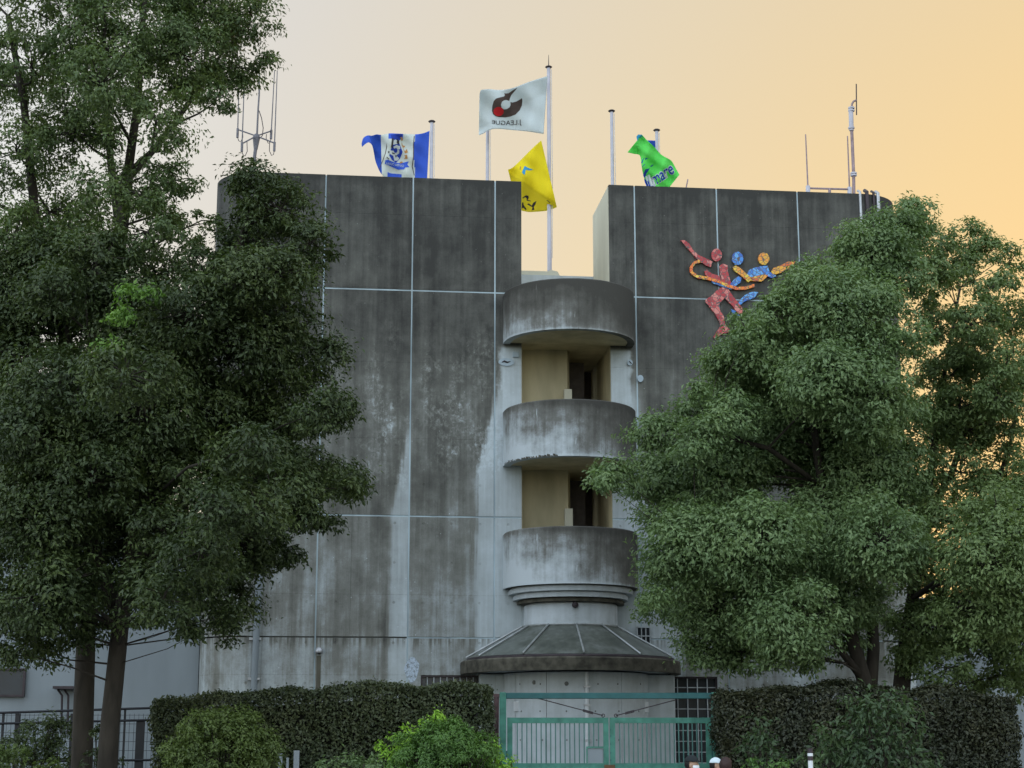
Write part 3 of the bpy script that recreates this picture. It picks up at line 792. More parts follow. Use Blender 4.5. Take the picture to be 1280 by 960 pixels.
hp = [(225, 296), (180, 310), (155, 345), (155, 385), (200, 420), (290, 435), (380, 460), (450, 495), (520, 515), (590, 512), (660, 490)]
left_, right_ = [], []
for i, p in enumerate(hp):
    a = Vector(hp[max(0, i-1)]); b = Vector(hp[min(len(hp)-1, i+1)]); t = (b - a).normalized(); nn = Vector((-t.y, t.x)) * 12
    left_.append((p[0] + nn.x, p[1] + nn.y)); right_.append((p[0] - nn.x, p[1] - nn.y))
relief([left_ + right_[::-1]], 'hoop', MM['orange'], MU, -.076)

# ------------------------------------------------------------------ gate
GY = 33.0
def GP(px, py, Y=GY): return at(px, py, Y)
ga, gb = GP(629, 900), GP(893, 900)
GT = empty('double_gate', (ga.x, GY, 0)); gx0 = ga.x
tag(GT, 'green barred double gate with overhead beam between the two hedges', 'gate')
zpost = GP(629, 865.5).z; zbeam1, zbeam0 = GP(640, 866).z, GP(640, 873.5).z
zl = GP(700, 897).z
wpost = .125
for px in (628.5, 894):
    x = GP(px, 900).x - gx0; MB().cbox(x - wpost/2, x + wpost/2, -.07, .07, 0, zpost, .01).build('gate_post', M['green'], GT)
xA, xB = GP(632.5, 870).x - gx0, GP(890, 870).x - gx0
MB().cbox(xA, xB, -.055, .055, zbeam0, zbeam1, .01).build('overhead_beam', M['tealbeam'], GT)
xm = GP(761.5, 920).x - gx0
def leaf(xa, xb, nb, box):
    lf = bpy.data.objects.new('gate_leaf', None); C.objects.link(lf); lf.parent = GT
    fr = MB(); ws = .10; zr0 = GP(700, 904).z
    zb0, zb1 = .08, GP(700, 954).z
    fr.box(xa, xa + ws, -.035, .035, zb0, zl); fr.box(xb - ws, xb, -.035, .035, zb0, zl)
    fr.box(xa + ws, xb - ws, -.034, .034, zr0, zl); fr.box(xa + ws, xb - ws, -.034, .034, zb1 - .09, zb1)
    fr.box(xa + ws, xb - ws, -.034, .034, zb0, zb0 + .09)
    fr.build('leaf_frame', M['green'], lf)
    shared = None; shared2 = None; q = xa + ws; step = (xb - xa - 2*ws) / (nb + 1)
    for i in range(nb):
        x = q + step * (i + 1)
        short = box and x > xb - ws - step * 3.6
        if short:
            if shared2 is None:
                shared2 = MB().box(-.011, .011, -.018, .018, GP(745, 933).z, zr0).mesh('bar'); shared2.materials.append(M['greenbar'])
            o = link('bar', shared2, None, lf)
        else:
            if shared is None:
                shared = MB().box(-.011, .011, -.018, .018, zb1, zr0).mesh('bar'); shared.materials.append(M['greenbar'])
            o = link('bar', shared, None, lf)
        o.location = (x, 0, 0)
        lo_ = MB().box(-.011, .011, -.018, .018, zb0 + .09, zb1 - .09)
        if i == 0: leaf.low = lo_.mesh('bar'); leaf.low.materials.append(M['greenbar'])
        o = link('bar', leaf.low, None, lf); o.location = (x, 0, 0)
    if box:
        xa2 = xb - ws - step*3.6; zt2 = GP(745, 933).z
        mb = MB(); mb.box(xa2, xb - ws - .002, -.03, .03, zt2 - .03, zt2); mb.box(xa2, xa2 + .025, -.03, .03, zb1 + .002, zt2 - .03); mb.build('lock_frame', M['green'], lf)
        MB().box(xa2 + .027, xb - ws - .004, -.006, .006, zb1 + .004, zt2 - .032).build('lock_plate', M['white_wall'], lf)
    return lf
wp = wpost/2 + .02
leaf(GP(628.5, 900).x - gx0 + wp, xm - .012, 18, True)
leaf(xm + .012, GP(894, 900).x - gx0 - wp, 19, False)
# hinges, drop bolt plates and the tie rods with turnbuckles
for zz in (.5, 1.6):
    for sx, px in ((1, 628.5), (-1, 894)):
        x = GP(px, 900).x - gx0 + sx * (wpost/2); MB().box(min(x, x + sx*.03), max(x, x + sx*.03), -.03, .03, zz, zz + .12).build('hinge', M['tealbeam'], GT)
MB().box(xm - .10, xm + .10, -.045, -.037, GP(761, 956).z - .16, GP(761, 956).z).build('latch_plate', M['rust'], GT)
for py in (912, 920, 930, 941, 950): z = GP(764, py).z; MB().box(xm + .01, xm + .035, -.043, -.0352, z - .012, z + .012).build('latch_bolt', M['tealbeam'], GT)
def tie(pa, pb):
    a = GP(*pa); b = GP(*pb); a.x -= gx0; b.x -= gx0; a.y = b.y = 0; d = b - a
    mb = MB(); mb.tube([a, b], .011, 6)
    c0 = a + d*.70; c1 = a + d*.85
    mb.tube([c0 + Vector((0, 0, .012)), c1 + Vector((0, 0, .012))], .01, 6); mb.tube([c0 - Vector((0, 0, .02)), c1 - Vector((0, 0, .02))], .01, 6)
    ring = [b + Vector((.03*math.cos(t*math.pi/5), 0, .03*math.sin(t*math.pi/5))) for t in range(11)]
    mb.tube(ring, .009, 5, cap=False); mb.build('tie_rod', M['darkmetal'], GT)
tie((669, 872), (754, 894.5)); tie((846, 874.5), (770, 894.5))
# thin brown post and white board beside the gate
bp = empty('brown_post', (at(620.5, 900, 33.4).x, 33.4, 0))
tag(bp, 'thin brown post just left of the green gate', 'post')
MB().tube([(0, 0, 0), (0, 0, at(620, 868, 33.4).z)], .05, 10).build('shaft', M['brownpost'], bp, auto=R(40))
MB().box(-.06, .06, -.05, .06, at(620, 868, 33.4).z - .06, at(620, 868, 33.4).z + .01).build('cap', M['brownpost'], bp)
wb = empty('small_sign', (at(614, 890, 33.8).x, 33.8, 0))
tag(wb, 'small white board on a stake between left hedge and brown post', 'sign')
za, zb_ = at(614, 901, 33.8).z, at(614, 879, 33.8).z
MB().cbox(-.10, .10, -.02, .02, za, zb_, .006).build('board', M['white'], wb)
MB().box(-.02, .02, .021, .05, 0, zb_ - .05).build('stake', M['steel'], wb)

# ------------------------------------------------------------------ foliage
def leaf_mesh(name, pos, nrm, axis, ln, wd, mat):
    """pos,nrm,axis: (n,3) arrays -> one mesh of folded two-triangle leaves"""
    n = len(pos)
    axis = axis - nrm * np.sum(axis * nrm, 1, keepdims=True)
    axis /= np.linalg.norm(axis, axis=1, keepdims=True) + 1e-9
    side = np.cross(nrm, axis)
    ln = ln[:, None]; wd = wd[:, None]
    v = np.empty((n, 4, 3), np.float32)
    v[:, 0] = pos - axis * ln * .5
    v[:, 1] = pos + side * wd * .5 - axis * ln * .05 + nrm * wd * .18
    v[:, 2] = pos + axis * ln * .5 - nrm * ln * .12
    v[:, 3] = pos - side * wd * .5 - axis * ln * .05 + nrm * wd * .18
    me = bpy.data.meshes.new(name)
    me.vertices.add(n * 4); me.vertices.foreach_set('co', v.ravel())
    idx = (np.arange(n)[:, None] * 4 + np.array([0, 1, 2, 0, 2, 3])[None]).ravel().astype(np.int32)
    me.loops.add(n * 6); me.loops.foreach_set('vertex_index', idx)
    me.polygons.add(n * 2)
    me.polygons.foreach_set('loop_start', np.arange(0, n * 6, 3, dtype=np.int32))
    me.update(calc_edges=True); me.validate()
    me.materials.append(mat)
    return me
def unit(n):
    d = RNG.normal(size=(n, 3)); return d / (np.linalg.norm(d, axis=1, keepdims=True) + 1e-9)
def clump_leaves(cen, rad, outd, count, ln, wd, flat=.62, droop=.22):
    """leaves in flattened tufts; cen (k,3), rad (k,), outd (k,3)"""
    k = len(cen); per = RNG.poisson(count, k); idx = np.repeat(np.arange(k), per); n = len(idx)
    d = unit(n); r = RNG.random(n) ** .45
    off = d * r[:, None] * rad[idx][:, None]; off[:, 2] *= flat
    # tuft tips sag outward
    hor = np.linalg.norm(off[:, :2], axis=1); off[:, 2] -= hor * hor / (rad[idx] + 1e-6) * .35
    loose = RNG.random(n) < .14
    off[loose] *= RNG.uniform(1.1, 1.5, (loose.sum(), 1))
    pos = cen[idx] + off
    nr = d * .50 + outd[idx] * .45 + np.array([0, 0, .50]) + RNG.normal(size=(n, 3)) * .50
    nr /= np.linalg.norm(nr, axis=1, keepdims=True)
    ax = d + outd[idx] * .3 + np.array([0, 0, -droop]) + RNG.normal(size=(n, 3)) * .35
    s = RNG.uniform(.5, 1.45, n)
    return pos, nr, ax, ln * s, wd * s
def filled(blobs, frac, seed):
    rr = random.Random(seed); cx = sum(b[0] for b in blobs)/len(blobs); cy = sum(b[1] for b in blobs)/len(blobs); out = list(blobs)
    for b in blobs:
        if rr.random() > frac: continue
        t = rr.uniform(.12, .5); j = b[2] * .5
        r_ = b[2] * rr.uniform(.7, .95)
        dx, dy = cx - b[0], cy - b[1]; q = max(1, math.hypot(dx, dy)); st = min(q * t, b[2] * 1.3)
        out.append((b[0] + dx/q*st + rr.uniform(-j, j)*.6, b[1] + dy/q*st + rr.uniform(-j, j)*.6, r_, b[3] if len(b) > 3 else 1.0))
    return out
def tree(name, label, trunks, blobs, D, mat, bark, ln, wd, dens, clump_r=.42, depth=2.6, group=None, twigs=True, young=None, shell=.55, rbase=None, limb_r=.05):
    base = at(trunks[0][0][0], 940, D); root = empty(name, (base.x, D, 0))
    tag(root, label, 'tree', group); O = np.array(root.location)
    bx = np.array([[b[0], b[1], b[2]] for b in blobs], float)
    cx, cy = bx[:, 0].mean(), bx[:, 1].mean(); Rm = max(np.hypot(bx[:, 0] - cx, bx[:, 1] - cy).max(), 1)
    tb = MB(); tips = []
    tpaths = []
    for path in trunks:
        P = [at(p[0], p[1], D + (p[3] if len(p) > 3 else 0)) for p in path]
        if path[0][1] > 950: P[0].z = -.1
        tpaths.append((P, [p[2] for p in path]))
        tb.tube([q - Vector(O) for q in P], [p[2] for p in path], 10)
    allp = [];
    for P, rr in tpaths:
        for i in range(len(P) - 1):
            for t in np.linspace(0, 1, 6)[:-1]:
                allp.append((P[i].lerp(P[i+1], t), rr[i] + (rr[i+1] - rr[i]) * t))
        allp.append((P[-1], rr[-1]))
    cens, rads, outs = [], [], []
    for b in blobs:
        f = min(1, math.hypot(b[0] - cx, b[1] - cy) / Rm)
        dy = depth * math.sqrt(max(0, 1 - .8*f*f)) * (RNG.uniform(-1, .75) if len(b) < 5 else b[4])
        c = at(b[0], b[1], D + dy); rm = b[2] / FPX * (D + dy) / cP
        k = max(5, int(dens * (b[3] if len(b) > 3 else 1.0) * (rm / .8) ** 2 * 46))
        d = unit(k); d[:, 2] = d[:, 2] * .9 + .12
        rr = rm * (shell + (1 - shell) * RNG.random(k) ** .5) * np.where(RNG.random(k) < .16, RNG.uniform(1.0, 1.22, k), .92)
        cc = np.array(c)[None] + d * rr[:, None] * np.array([1, 1, .9])
        cens.append(cc); rads.append(clump_r * RNG.uniform(.5, 1.35, k) * min(1.15, .55 + rm * .5)); outs.append(d)
        # limb from the nearest lower trunk point out to the blob
        best = min(allp, key=lambda q: (q[0] - c).length + (2.5 if q[0].z > c.z - .2 else 0))
        s0 = best[0]; m1 = s0.lerp(c, .5) + Vector((RNG.normal() * .15, RNG.normal() * .15, -.10 + .12 * (c - s0).length * .5))
        r0 = min(best[1] * .5, limb_r * .55 + .010 * (c - s0).length, b[2] * .0008)
        tb.tube([s0 - Vector(O), m1 - Vector(O), c - Vector(O)], [r0, r0 * .7, r0 * .35], 6, cap=False)
        if twigs:
            for q in cc[::2]:
                q = Vector(q); mm = c.lerp(q, .5) + Vector(unit(1)[0]) * .08
                tb.tube([c - Vector(O), mm - Vector(O), q - Vector(O)], [r0*.35, .012, .006], 4, cap=False)
    cens = np.concatenate(cens); rads = np.concatenate(rads); outs = np.concatenate(outs)
    pos, nr, ax, l_, w_ = clump_leaves(cens, rads, outs, 95, ln, wd)
    me = leaf_mesh('crown', pos - O, nr, ax, l_, w_, mat)
    link('crown', me, None, root)
    tb.build('trunk', bark, root, smooth=True)
    if young:
        pp = []
        for (px, py, r_, dy) in young:
            c = np.array(at(px, py, D + dy)); rm = r_ / FPX * D
            k = 7; d = unit(k); cc = c + d * rm * .7 * np.array([1, .6, .7])
            pp.append((cc, np.full(k, .22), d))
        a, b_, c_ = (np.concatenate([p[i] for p in pp]) for i in range(3))
        pos, nr, ax, l_, w_ = clump_leaves(a, b_, c_, 40, ln, wd * 1.1)
        o = link('young_twigs', leaf_mesh('young_twigs', pos - O, nr, ax, l_, w_, M['leaf_young']), None, root)
        o['label'] = 'bright yellow-green young twigs'
    print('LEAVES', label[:20], len(pos)); return root, len(pos)

tallA = [(60, -45, 90, .55), (165, -35, 95, .6), (262, -15, 75, .7), (312, 30, 40, .9), (300, 85, 34, .8), (130, 65, 75, .65), (225, 70, 70, .75), (40, 85, 70, .5), (280, 120, 30, .7),
         (195, 150, 55, .6), (95, 165, 65, .6), (20, 190, 60, .45), (150, 235, 62, .7), (62, 265, 70, .65), (218, 225, 28, .5), (225, 180, 30, .5), (-45, 100, 80, .5), (-60, -20, 90, .5), (250, 30, 60, .75),
         (185, 290, 55, .7), (232, 285, 38, .6), (15, 300, 60, .7), (-50, 230, 70, .5), (330, -20, 28, .9), (330, 75, 18, .9), (240, 330, 30, .6), (110, 310, 55, .7), (-20, 330, 60, .7)]
tree('tall_tree', 'tall loose leafy tree at the left edge, straight trunk, sky showing through its top',
     [[(102, 1010, .205), (104, 900, .18), (108, 780, .165), (122, 600, .15), (138, 420, .15), (150, 300, .13), (160, 215, .11)],
      [(122, 600, .12, .3), (80, 420, .11, .4), (45, 280, .09, .3), (30, 130, .07), (10, 20, .05)],
      [(160, 215, .09), (172, 130, .07, -.3), (178, 40, .05, -.4), (185, -60, .035, -.4)],
      [(158, 225, .08), (190, 190, .06, .3), (232, 135, .045, .5), (275, 70, .03, .6)],
      [(150, 290, .09), (138, 200, .07, .5), (130, 80, .05, .6), (128, -20, .035, .6)]],
     filled(tallA, .35, 1), 30.6, M['leaf_tall'], M['bark_dark'], .088, .036, .92, clump_r=.36, depth=2.4)
denseB = [(318, 232, 36), (350, 262, 45), (390, 303, 34), (318, 300, 48), (345, 342, 44), (300, 355, 50), (345, 400, 58), (395, 452, 40), (300, 430, 66), (235, 395, 62, .8), (165, 400, 66), (90, 365, 72), (20, 380, 75), (400, 515, 42), (340, 520, 66), (262, 515, 62, .9),
          (170, 520, 78), (80, 500, 78), (10, 520, 70), (425, 597, 30), (380, 590, 44), (340, 615, 55), (285, 560, 45, .7), (150, 620, 70), (60, 640, 80), (-10, 660, 70), (300, 680, 48), (372, 648, 30), (285, 755, 40), (225, 725, 55),
          (130, 715, 65), (50, 745, 60), (-10, 760, 55), (105, 782, 34), (60, 812, 26), (20, 815, 24), (240, 795, 12, .8), (330, 700, 28), (120, 330, 55), (55, 330, 55), (190, 345, 45, .7), (260, 345, 40, .7), (430, 610, 22), (445, 612, 14), (-50, 400, 80), (-60, 560, 80), (100, 575, 70), (205, 665, 40, .6), (400, 660, 20, .7), (230, 560, 45, .9), (235, 610, 38, .55), (215, 440, 50, .9), (262, 640, 42, .8, -2.0), (250, 690, 45, .9, -1.5), (160, 470, 55, .9, -2.0), (205, 750, 40, .9, -1.5), (320, 640, 45, 1, -1.8), (310, 560, 40, 1, -1.9), (30, 460, 60, .8), (110, 450, 55, .8), (170, 760, 30, .8), (280, 790, 20, .7), (365, 690, 14, .6), (60, 700, 60)]
tree('evergreen_tree', 'dense dark evergreen tree reaching over the concrete wall, the leaning right trunk',
     [[(130, 1010, .185), (138, 900, .16), (150, 785, .145), (172, 640, .13), (205, 520, .13), (245, 430, .11), (285, 350, .08), (315, 260, .05)],
      [(172, 640, .07), (240, 585, .05, .3), (310, 560, .035, .4), (380, 540, .02, .3)],
      [(150, 785, .11, .2), (110, 660, .10, .3), (90, 520, .08, .2), (85, 400, .06)],
      [(205, 520, .08), (150, 440, .06, -.6), (110, 415, .045, -1.0)]],
     filled(denseB, .75, 2), 29.2, M['leaf_dense'], M['bark_dark'], .088, .038, 1.15, clump_r=.40, depth=2.5, young=[(172, 362, 24, -2.6), (150, 392, 16, -2.6), (132, 432, 16, -2.6)])
camC = [(1138, 268, 24), (1118, 292, 40), (1088, 312, 45), (1036, 350, 42), (1062, 395, 66), (992, 378, 36), (945, 440, 46), (1000, 440, 66), (935, 515, 50), (872, 520, 28), (868, 490, 14), (822, 540, 32), (772, 592, 26), (752, 600, 12), (826, 600, 48), (900, 590, 60), (990, 550, 78), (1070, 490, 66), (1085, 590, 76),
        (868, 685, 58), (940, 680, 70), (1030, 670, 70), (1105, 680, 60), (848, 745, 40), (900, 760, 58), (985, 775, 58), (1060, 750, 45), (885, 812, 30), (925, 815, 30), (1008, 815, 30, .8), (1060, 805, 26, .7), (960, 800, 34), (832, 700, 30), (1128, 345, 32), (1130, 420, 30, .8), (818, 650, 22), (960, 810, 26, .5), (900, 445, 16), (808, 760, 14), (930, 400, 14), (1125, 520, 30), (1128, 620, 40), (925, 470, 44), (905, 500, 36), (1150, 285, 20), (1004, 362, 30), (968, 396, 30), (935, 410, 16)]
tree('camphor_tree', 'full round camphor tree covering the right of the concrete wall and the mosaic',
     [[(1086, 1010, .20), (1086, 900, .18), (1080, 850, .15), (1060, 780, .12), (1040, 680, .10), (1020, 560, .08), (1010, 450, .05)],
      [(1088, 870, .13), (1092, 810, .12, .2), (1085, 690, .10, .2), (1090, 560, .08), (1095, 430, .06), (1110, 320, .035)],
      [(1080, 850, .09), (1040, 800, .06, -.4), (960, 745, .05, -.8), (880, 700, .03, -1)],
      [(1030, 610, .06), (960, 560, .05, -.8), (900, 545, .035, -1.2)]],
     filled(camC, .8, 3), 34.2, M['leaf_camphor'], M['bark_dark'], .094, .041, 1.4, clump_r=.44, depth=2.7)
camD = [(1212, 300, 26, .8), (1232, 312, 24, .8), (1196, 345, 30, .55), (1262, 330, 26, .5), (1172, 400, 30, .75), (1215, 405, 38, .85), (1268, 400, 36, .75), (1190, 470, 38, .8), (1215, 440, 32, .8), (1265, 465, 38, .8), (1155, 470, 26, .5), (1205, 525, 46, .9), (1272, 520, 36, .75), (1160, 560, 22, .5), (1240, 360, 30, .7), (1150, 430, 22, .5), (1240, 500, 30, .8), (1200, 590, 40, .6), (1258, 590, 46, .7), (1240, 700, 64, 1.2, -2.4), (1292, 695, 56, 1.2, -2.0), (1215, 760, 44, 1.1, -2.4), (1262, 765, 44, 1.1, -2.4), (1240, 650, 40, 1.0, -2.2), (1180, 650, 38, .8),
        (1150, 715, 46, .8), (1230, 780, 56), (1282, 800, 48), (1150, 785, 46), (1185, 835, 30, .6), (1250, 845, 34, .7), (1140, 820, 30, .8), (1215, 850, 26, .8), (1310, 620, 50), (1320, 480, 50, .6), (1310, 380, 40, .5), (1172, 305, 24, .8), (1160, 345, 28, .75), (1158, 380, 26, .7), (1160, 620, 34, .8), (1152, 515, 28, .6), (1140, 660, 30), (1275, 855, 28, .6)]
tree('camphor_tree', 'thinner camphor tree at the right edge with sunset sky glowing through its leaves',
     [[(1124, 1010, .22), (1124, 900, .20), (1130, 820, .16), (1148, 700, .11), (1162, 600, .08), (1178, 480, .05), (1200, 360, .025)],
      [(1135, 800, .10), (1180, 740, .08, .3), (1225, 660, .06, .5), (1262, 560, .04, .5), (1285, 440, .02)],
      [(1155, 650, .08), (1190, 590, .07, .4), (1212, 520, .05, .5), (1245, 420, .03)]],
     filled(camD, .3, 4), 35.6, M['leaf_camphor2'], M['bark_dark'], .092, .041, 1.12, clump_r=.38, depth=2.2)

def shrub(name, label, cat, blobs, D, mat, ln, wd, dens=1.0, clump_r=.2, stems=True, count=60, droop=.2, group=None):
    base = at(blobs[0][0], 940, D); root = empty(name, (base.x, D, 0)); tag(root, label, cat, group); O = np.array(root.location)
    cens, rads, outs = [], [], []; tb = MB()
    for b in blobs:
        c = at(b[0], b[1], D + (b[3] if len(b) > 3 else 0)); rm = b[2] / FPX * D
        k = max(5, int(dens * 60 * (rm / .6) ** 2)); d = unit(k)
        cc = np.array(c)[None] + d * (rm * (.75 + .25*RNG.random(k)))[:, None] * .9
        cc[:, 2] = np.maximum(cc[:, 2], .05)
        cens.append(cc); rads.append(clump_r * RNG.uniform(.7, 1.2, k)); outs.append(d)
        cv = c - Vector(O)
        tb.tube([(0, 0, -.05), cv * .5 + Vector((0, 0, -.05)), cv], [.03, .02, .01], 6, cap=False)
        for q in cc[::4]: tb.tube([cv * .7, Vector(q) - Vector(O)], [.012, .005], 4, cap=False)
    cens = np.concatenate(cens); rads = np.concatenate(rads); outs = np.concatenate(outs)
    pos, nr, ax, l_, w_ = clump_leaves(cens, rads, outs, count, ln, wd, .75, droop)
    link('foliage', leaf_mesh('foliage', pos - O, nr, ax, l_, w_, mat), None, root)
    tb.build('stem', M['bark_dark'], root)
    return root
shrub('sapling', 'leafy camphor sapling growing in front of the right hedge', 'shrub',
      [(1090, 925, 42), (1062, 900, 36), (1112, 905, 42), (1085, 878, 22), (1022, 930, 26), (1148, 932, 28), (1100, 960, 50), (1040, 950, 36), (1150, 955, 30)], 28, M['leaf_sapling'], .11, .046, .34, .34, count=26, droop=.4)
shrub('sapling', 'small sprig of leaves against the left end of the right hedge', 'shrub',
      [(950, 912, 22), (940, 930, 18), (965, 935, 18)], 29.5, M['leaf_sapling'], .10, .045, .4, .24, count=22)
shrub('olive_shrub', 'rounded olive green shrub in front of the left hedge', 'shrub',
      [(275, 945, 58), (255, 912, 32), (300, 912, 32), (325, 932, 26), (228, 940, 26), (250, 965, 50), (320, 965, 34), (285, 905, 24)], 26, M['leaf_olive'], .055, .024, 1.3, .16, count=70)
shrub('clipped_shrub', 'bright green clipped dome shrub left of the green gate', 'shrub',
      [(555, 960, 64), (550, 930, 36), (520, 945, 38), (590, 945, 38), (560, 925, 28)], 24, M['leaf_bright'], .05, .02, 1.6, .12, count=80)
shrub('lime_shrub', 'lime yellow shrub tips on left of the bright clipped dome', 'shrub',
      [(508, 922, 18), (486, 930, 15), (520, 908, 13), (545, 895, 7), (495, 950, 20)], 25.2, M['leaf_lime'], .06, .028, .9, .14, count=30)
shrub('lime_shrub', 'lime yellow shrub leaves between the clipped dome and the gate post', 'shrub',
      [(615, 940, 14), (625, 952, 14), (600, 935, 10), (636, 960, 12)], 24.8, M['leaf_lime'], .06, .028, .9, .13, count=28)
shrub('low_shrub', 'low mid green shrub between the white posts and the clipped dome', 'shrub',
      [(430, 960, 24), (455, 955, 18), (475, 962, 22), (410, 965, 20)], 25, M['leaf_camphor'], .06, .028, .9, .13, count=40)
shrub('dark_shrub', 'dark shrub under the tall tree at the bottom left corner', 'shrub',
      [(45, 925, 30), (15, 945, 30), (70, 915, 20), (75, 945, 24), (62, 905, 12)], 31.5, M['leaf_dense'], .07, .03, 1.0, .18, count=40)
shrub('low_shrub', 'olive low shrub in the bottom left corner in front of the dark shrub', 'shrub',
      [(20, 965, 34), (60, 968, 24), (-10, 955, 30)], 27, M['leaf_olive'], .06, .025, 1.0, .15, count=50)
shrub('ground_ivy', 'dark ivy at the foot of the two left trunks', 'shrub',
      [(118, 950, 16), (125, 915, 9), (150, 958, 14)], 29.4, M['leaf_dense'], .06, .03, 1.0, .12, count=30)
shrub('low_shrub', 'small low green shrub at the foot of the right hedge', 'shrub',
      [(945, 965, 18), (985, 968, 18), (960, 962, 14)], 26, M['leaf_bright'], .06, .028, .9, .13, count=30)

def hedge(name, label, x0, x1, Y0, Y1, ztops, mat, n, ln=.075, wd=.038):
    """ztops: list of (x, z) for the clipped top"""
    root = empty(name, ((x0+x1)/2, (Y0+Y1)/2, 0)); tag(root, label, 'hedge'); O = np.array(root.location)
    zx = np.array([q[0] for q in ztops]); zz = np.array([q[1] for q in ztops])
    H = zz.mean(); W = x1 - x0; Dp = Y1 - Y0
    ar = np.array([W*H, W*H*.6, W*Dp, Dp*H, Dp*H]); face = RNG.choice(5, n, p=ar/ar.sum())
    u, v = RNG.random(n), RNG.random(n)
    x = np.where(face < 3, x0 + u*W, np.where(face == 3, x0, x1)); top = np.interp(x, zx, zz) + np.sin(x*1.7 + x0)*.035 + np.sin(x*4.3)*.025 + np.sin(x*9.1 + 1)*.015
    y = np.where(face == 0, Y0, np.where(face == 1, Y1, Y0 + v*Dp)); z = np.where(face == 2, top, v * top)
    nr = np.zeros((n, 3)); nr[face == 0] = (0, -1, 0); nr[face == 1] = (0, 1, 0); nr[face == 2] = (0, 0, 1); nr[face == 3] = (-1, 0, 0); nr[face == 4] = (1, 0, 0)
    y = np.where(face > 2, Y0 + u*Dp, y)
    pos = np.stack([x, y, z], 1)
    lump = np.sin(x*2.1 + z*1.7) * np.sin(z*3.3 - x*.9 + y) * .09 + np.sin(x*7.3 + 2*z) * np.sin(z*6.1 + x) * .035
    pos += nr * (lump - np.abs(RNG.normal(size=n)) * .10 + .03)[:, None] + RNG.normal(size=(n, 3)) * .02
    stray = RNG.random(n) < .045; pos[stray] += nr[stray] * (RNG.random(stray.sum()) * .09)[:, None]
    N = nr * .7 + np.array([0, 0, .4]) + RNG.normal(size=(n, 3)) * .5; N /= np.linalg.norm(N, axis=1, keepdims=True)
    s = RNG.uniform(.7, 1.3, n)
    link('foliage', leaf_mesh('foliage', pos - O, N, RNG.normal(size=(n, 3)) + nr*.5, ln*s, wd*s, mat), None, root)
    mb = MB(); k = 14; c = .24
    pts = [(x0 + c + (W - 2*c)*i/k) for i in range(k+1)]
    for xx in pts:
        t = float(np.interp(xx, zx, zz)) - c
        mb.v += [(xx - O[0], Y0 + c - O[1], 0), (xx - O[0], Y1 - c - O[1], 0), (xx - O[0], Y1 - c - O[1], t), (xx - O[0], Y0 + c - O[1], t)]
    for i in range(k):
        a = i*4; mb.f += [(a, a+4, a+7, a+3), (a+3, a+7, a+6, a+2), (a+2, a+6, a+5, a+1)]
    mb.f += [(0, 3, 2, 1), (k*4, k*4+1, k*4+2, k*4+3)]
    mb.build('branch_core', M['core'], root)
HY = 31.4
h0, h1 = at(190, 900, HY).x, at(611, 900, HY).x
hedge('clipped_hedge', 'long clipped dark green hedge left of the green gate', h0, h1, HY, HY + 1.1,
      [(at(p, q, HY).x, at(p, q, HY).z) for p, q in ((188, 876), (260, 868), (400, 862), (520, 854), (570, 852), (611, 856))], M['leaf_hedge'], 60000)
h0, h1 = at(902, 900, HY).x, at(1272, 900, HY).x
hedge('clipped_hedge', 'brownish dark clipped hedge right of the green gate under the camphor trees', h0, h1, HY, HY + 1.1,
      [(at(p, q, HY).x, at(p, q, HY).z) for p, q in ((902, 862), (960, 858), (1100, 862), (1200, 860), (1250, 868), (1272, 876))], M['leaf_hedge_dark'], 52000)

# ------------------------------------------------------------------ fence at left
FY = 36.0
FN = empty('mesh_fence', (at(90, 900, FY).x, FY, 0)); fx0 = FN.location.x
tag(FN, 'dark railing fence with wire mesh in front of the low white wing', 'fence')
M['fence'] = simple('black_fence_paint', (.012, .013, .016), .5)
def fx(px): return at(px, 900, FY).x - fx0
ztop = at(20, 892, FY).z
for px, wv, zt in ((4, .04, 0), (22, .09, 0), (90, .05, 0), (156, .035, .10), (176, .17, -.12)):
    MB().box(fx(px) - wv/2, fx(px) + wv/2, -.03, .03, 0, ztop + zt).build('fence_post', M['fence'], FN)
for z0, z1 in ((892, 885), (905, 900), (952, 950)):
    a = at(-60, z0 + 1, FY).z; b = at(192, z1, FY).z
    mb = MB(); mb.tube([(fx(-60), -.045, a), (fx(192), -.045, b)], .028, 6); mb.build('rail', M['fence'], FN)
wm = MB()
for i in range(44): x = fx(-55) + (fx(190) - fx(-55))*i/43; wm.tube([(x, .04, .1), (x, .04, ztop)], .004, 4)
for j in range(14): z = .12 + (ztop - .15)*j/13; wm.tube([(fx(-55), .046, z), (fx(190), .046, z)], .004, 4)
o = wm.build('wire_mesh', M['fence'], FN); o['kind'] = 'stuff'

# white posts in front
for px, py0, D_, lab, w_ in ((1012.5, 936, 24.5, 'slim white post with dark cap in front of the right hedge', .055),):
    p = at(px, py0, D_); o = empty('marker_post', (p.x, D_, 0)); tag(o, lab, 'post')
    MB().tube([(0, 0, 0), (0, 0, p.z)], w_/1.6, 10).build('shaft', M['white'], o, auto=R(40))
    MB().tube([(0, 0, p.z - .16), (0, 0, p.z + .005)], w_/1.5, 10).build('cap', M['darkmetal'], o)
    MB().tube([(0, 0, p.z - .10), (0, 0, p.z - .06)], w_/1.45, 10).build('band', M['white'], o)
p = at(362, 934, 30.4); o = empty('white_rack', (p.x, 30.4, 0)); tag(o, 'white slatted board half hidden between olive shrub and left hedge', 'board')
for k, (a, b, t) in enumerate(((348, 353, 942), (358, 361, 947), (367, 374, 938))):
    xa, xb, zt = at(a, 950, 30.4).x - p.x, at(b, 950, 30.4).x - p.x, at(360, t, 30.4).z
    MB().cbox(xa, xb, -.015, .015, .05, zt, .004).build('slat', M['white_wall'], o)
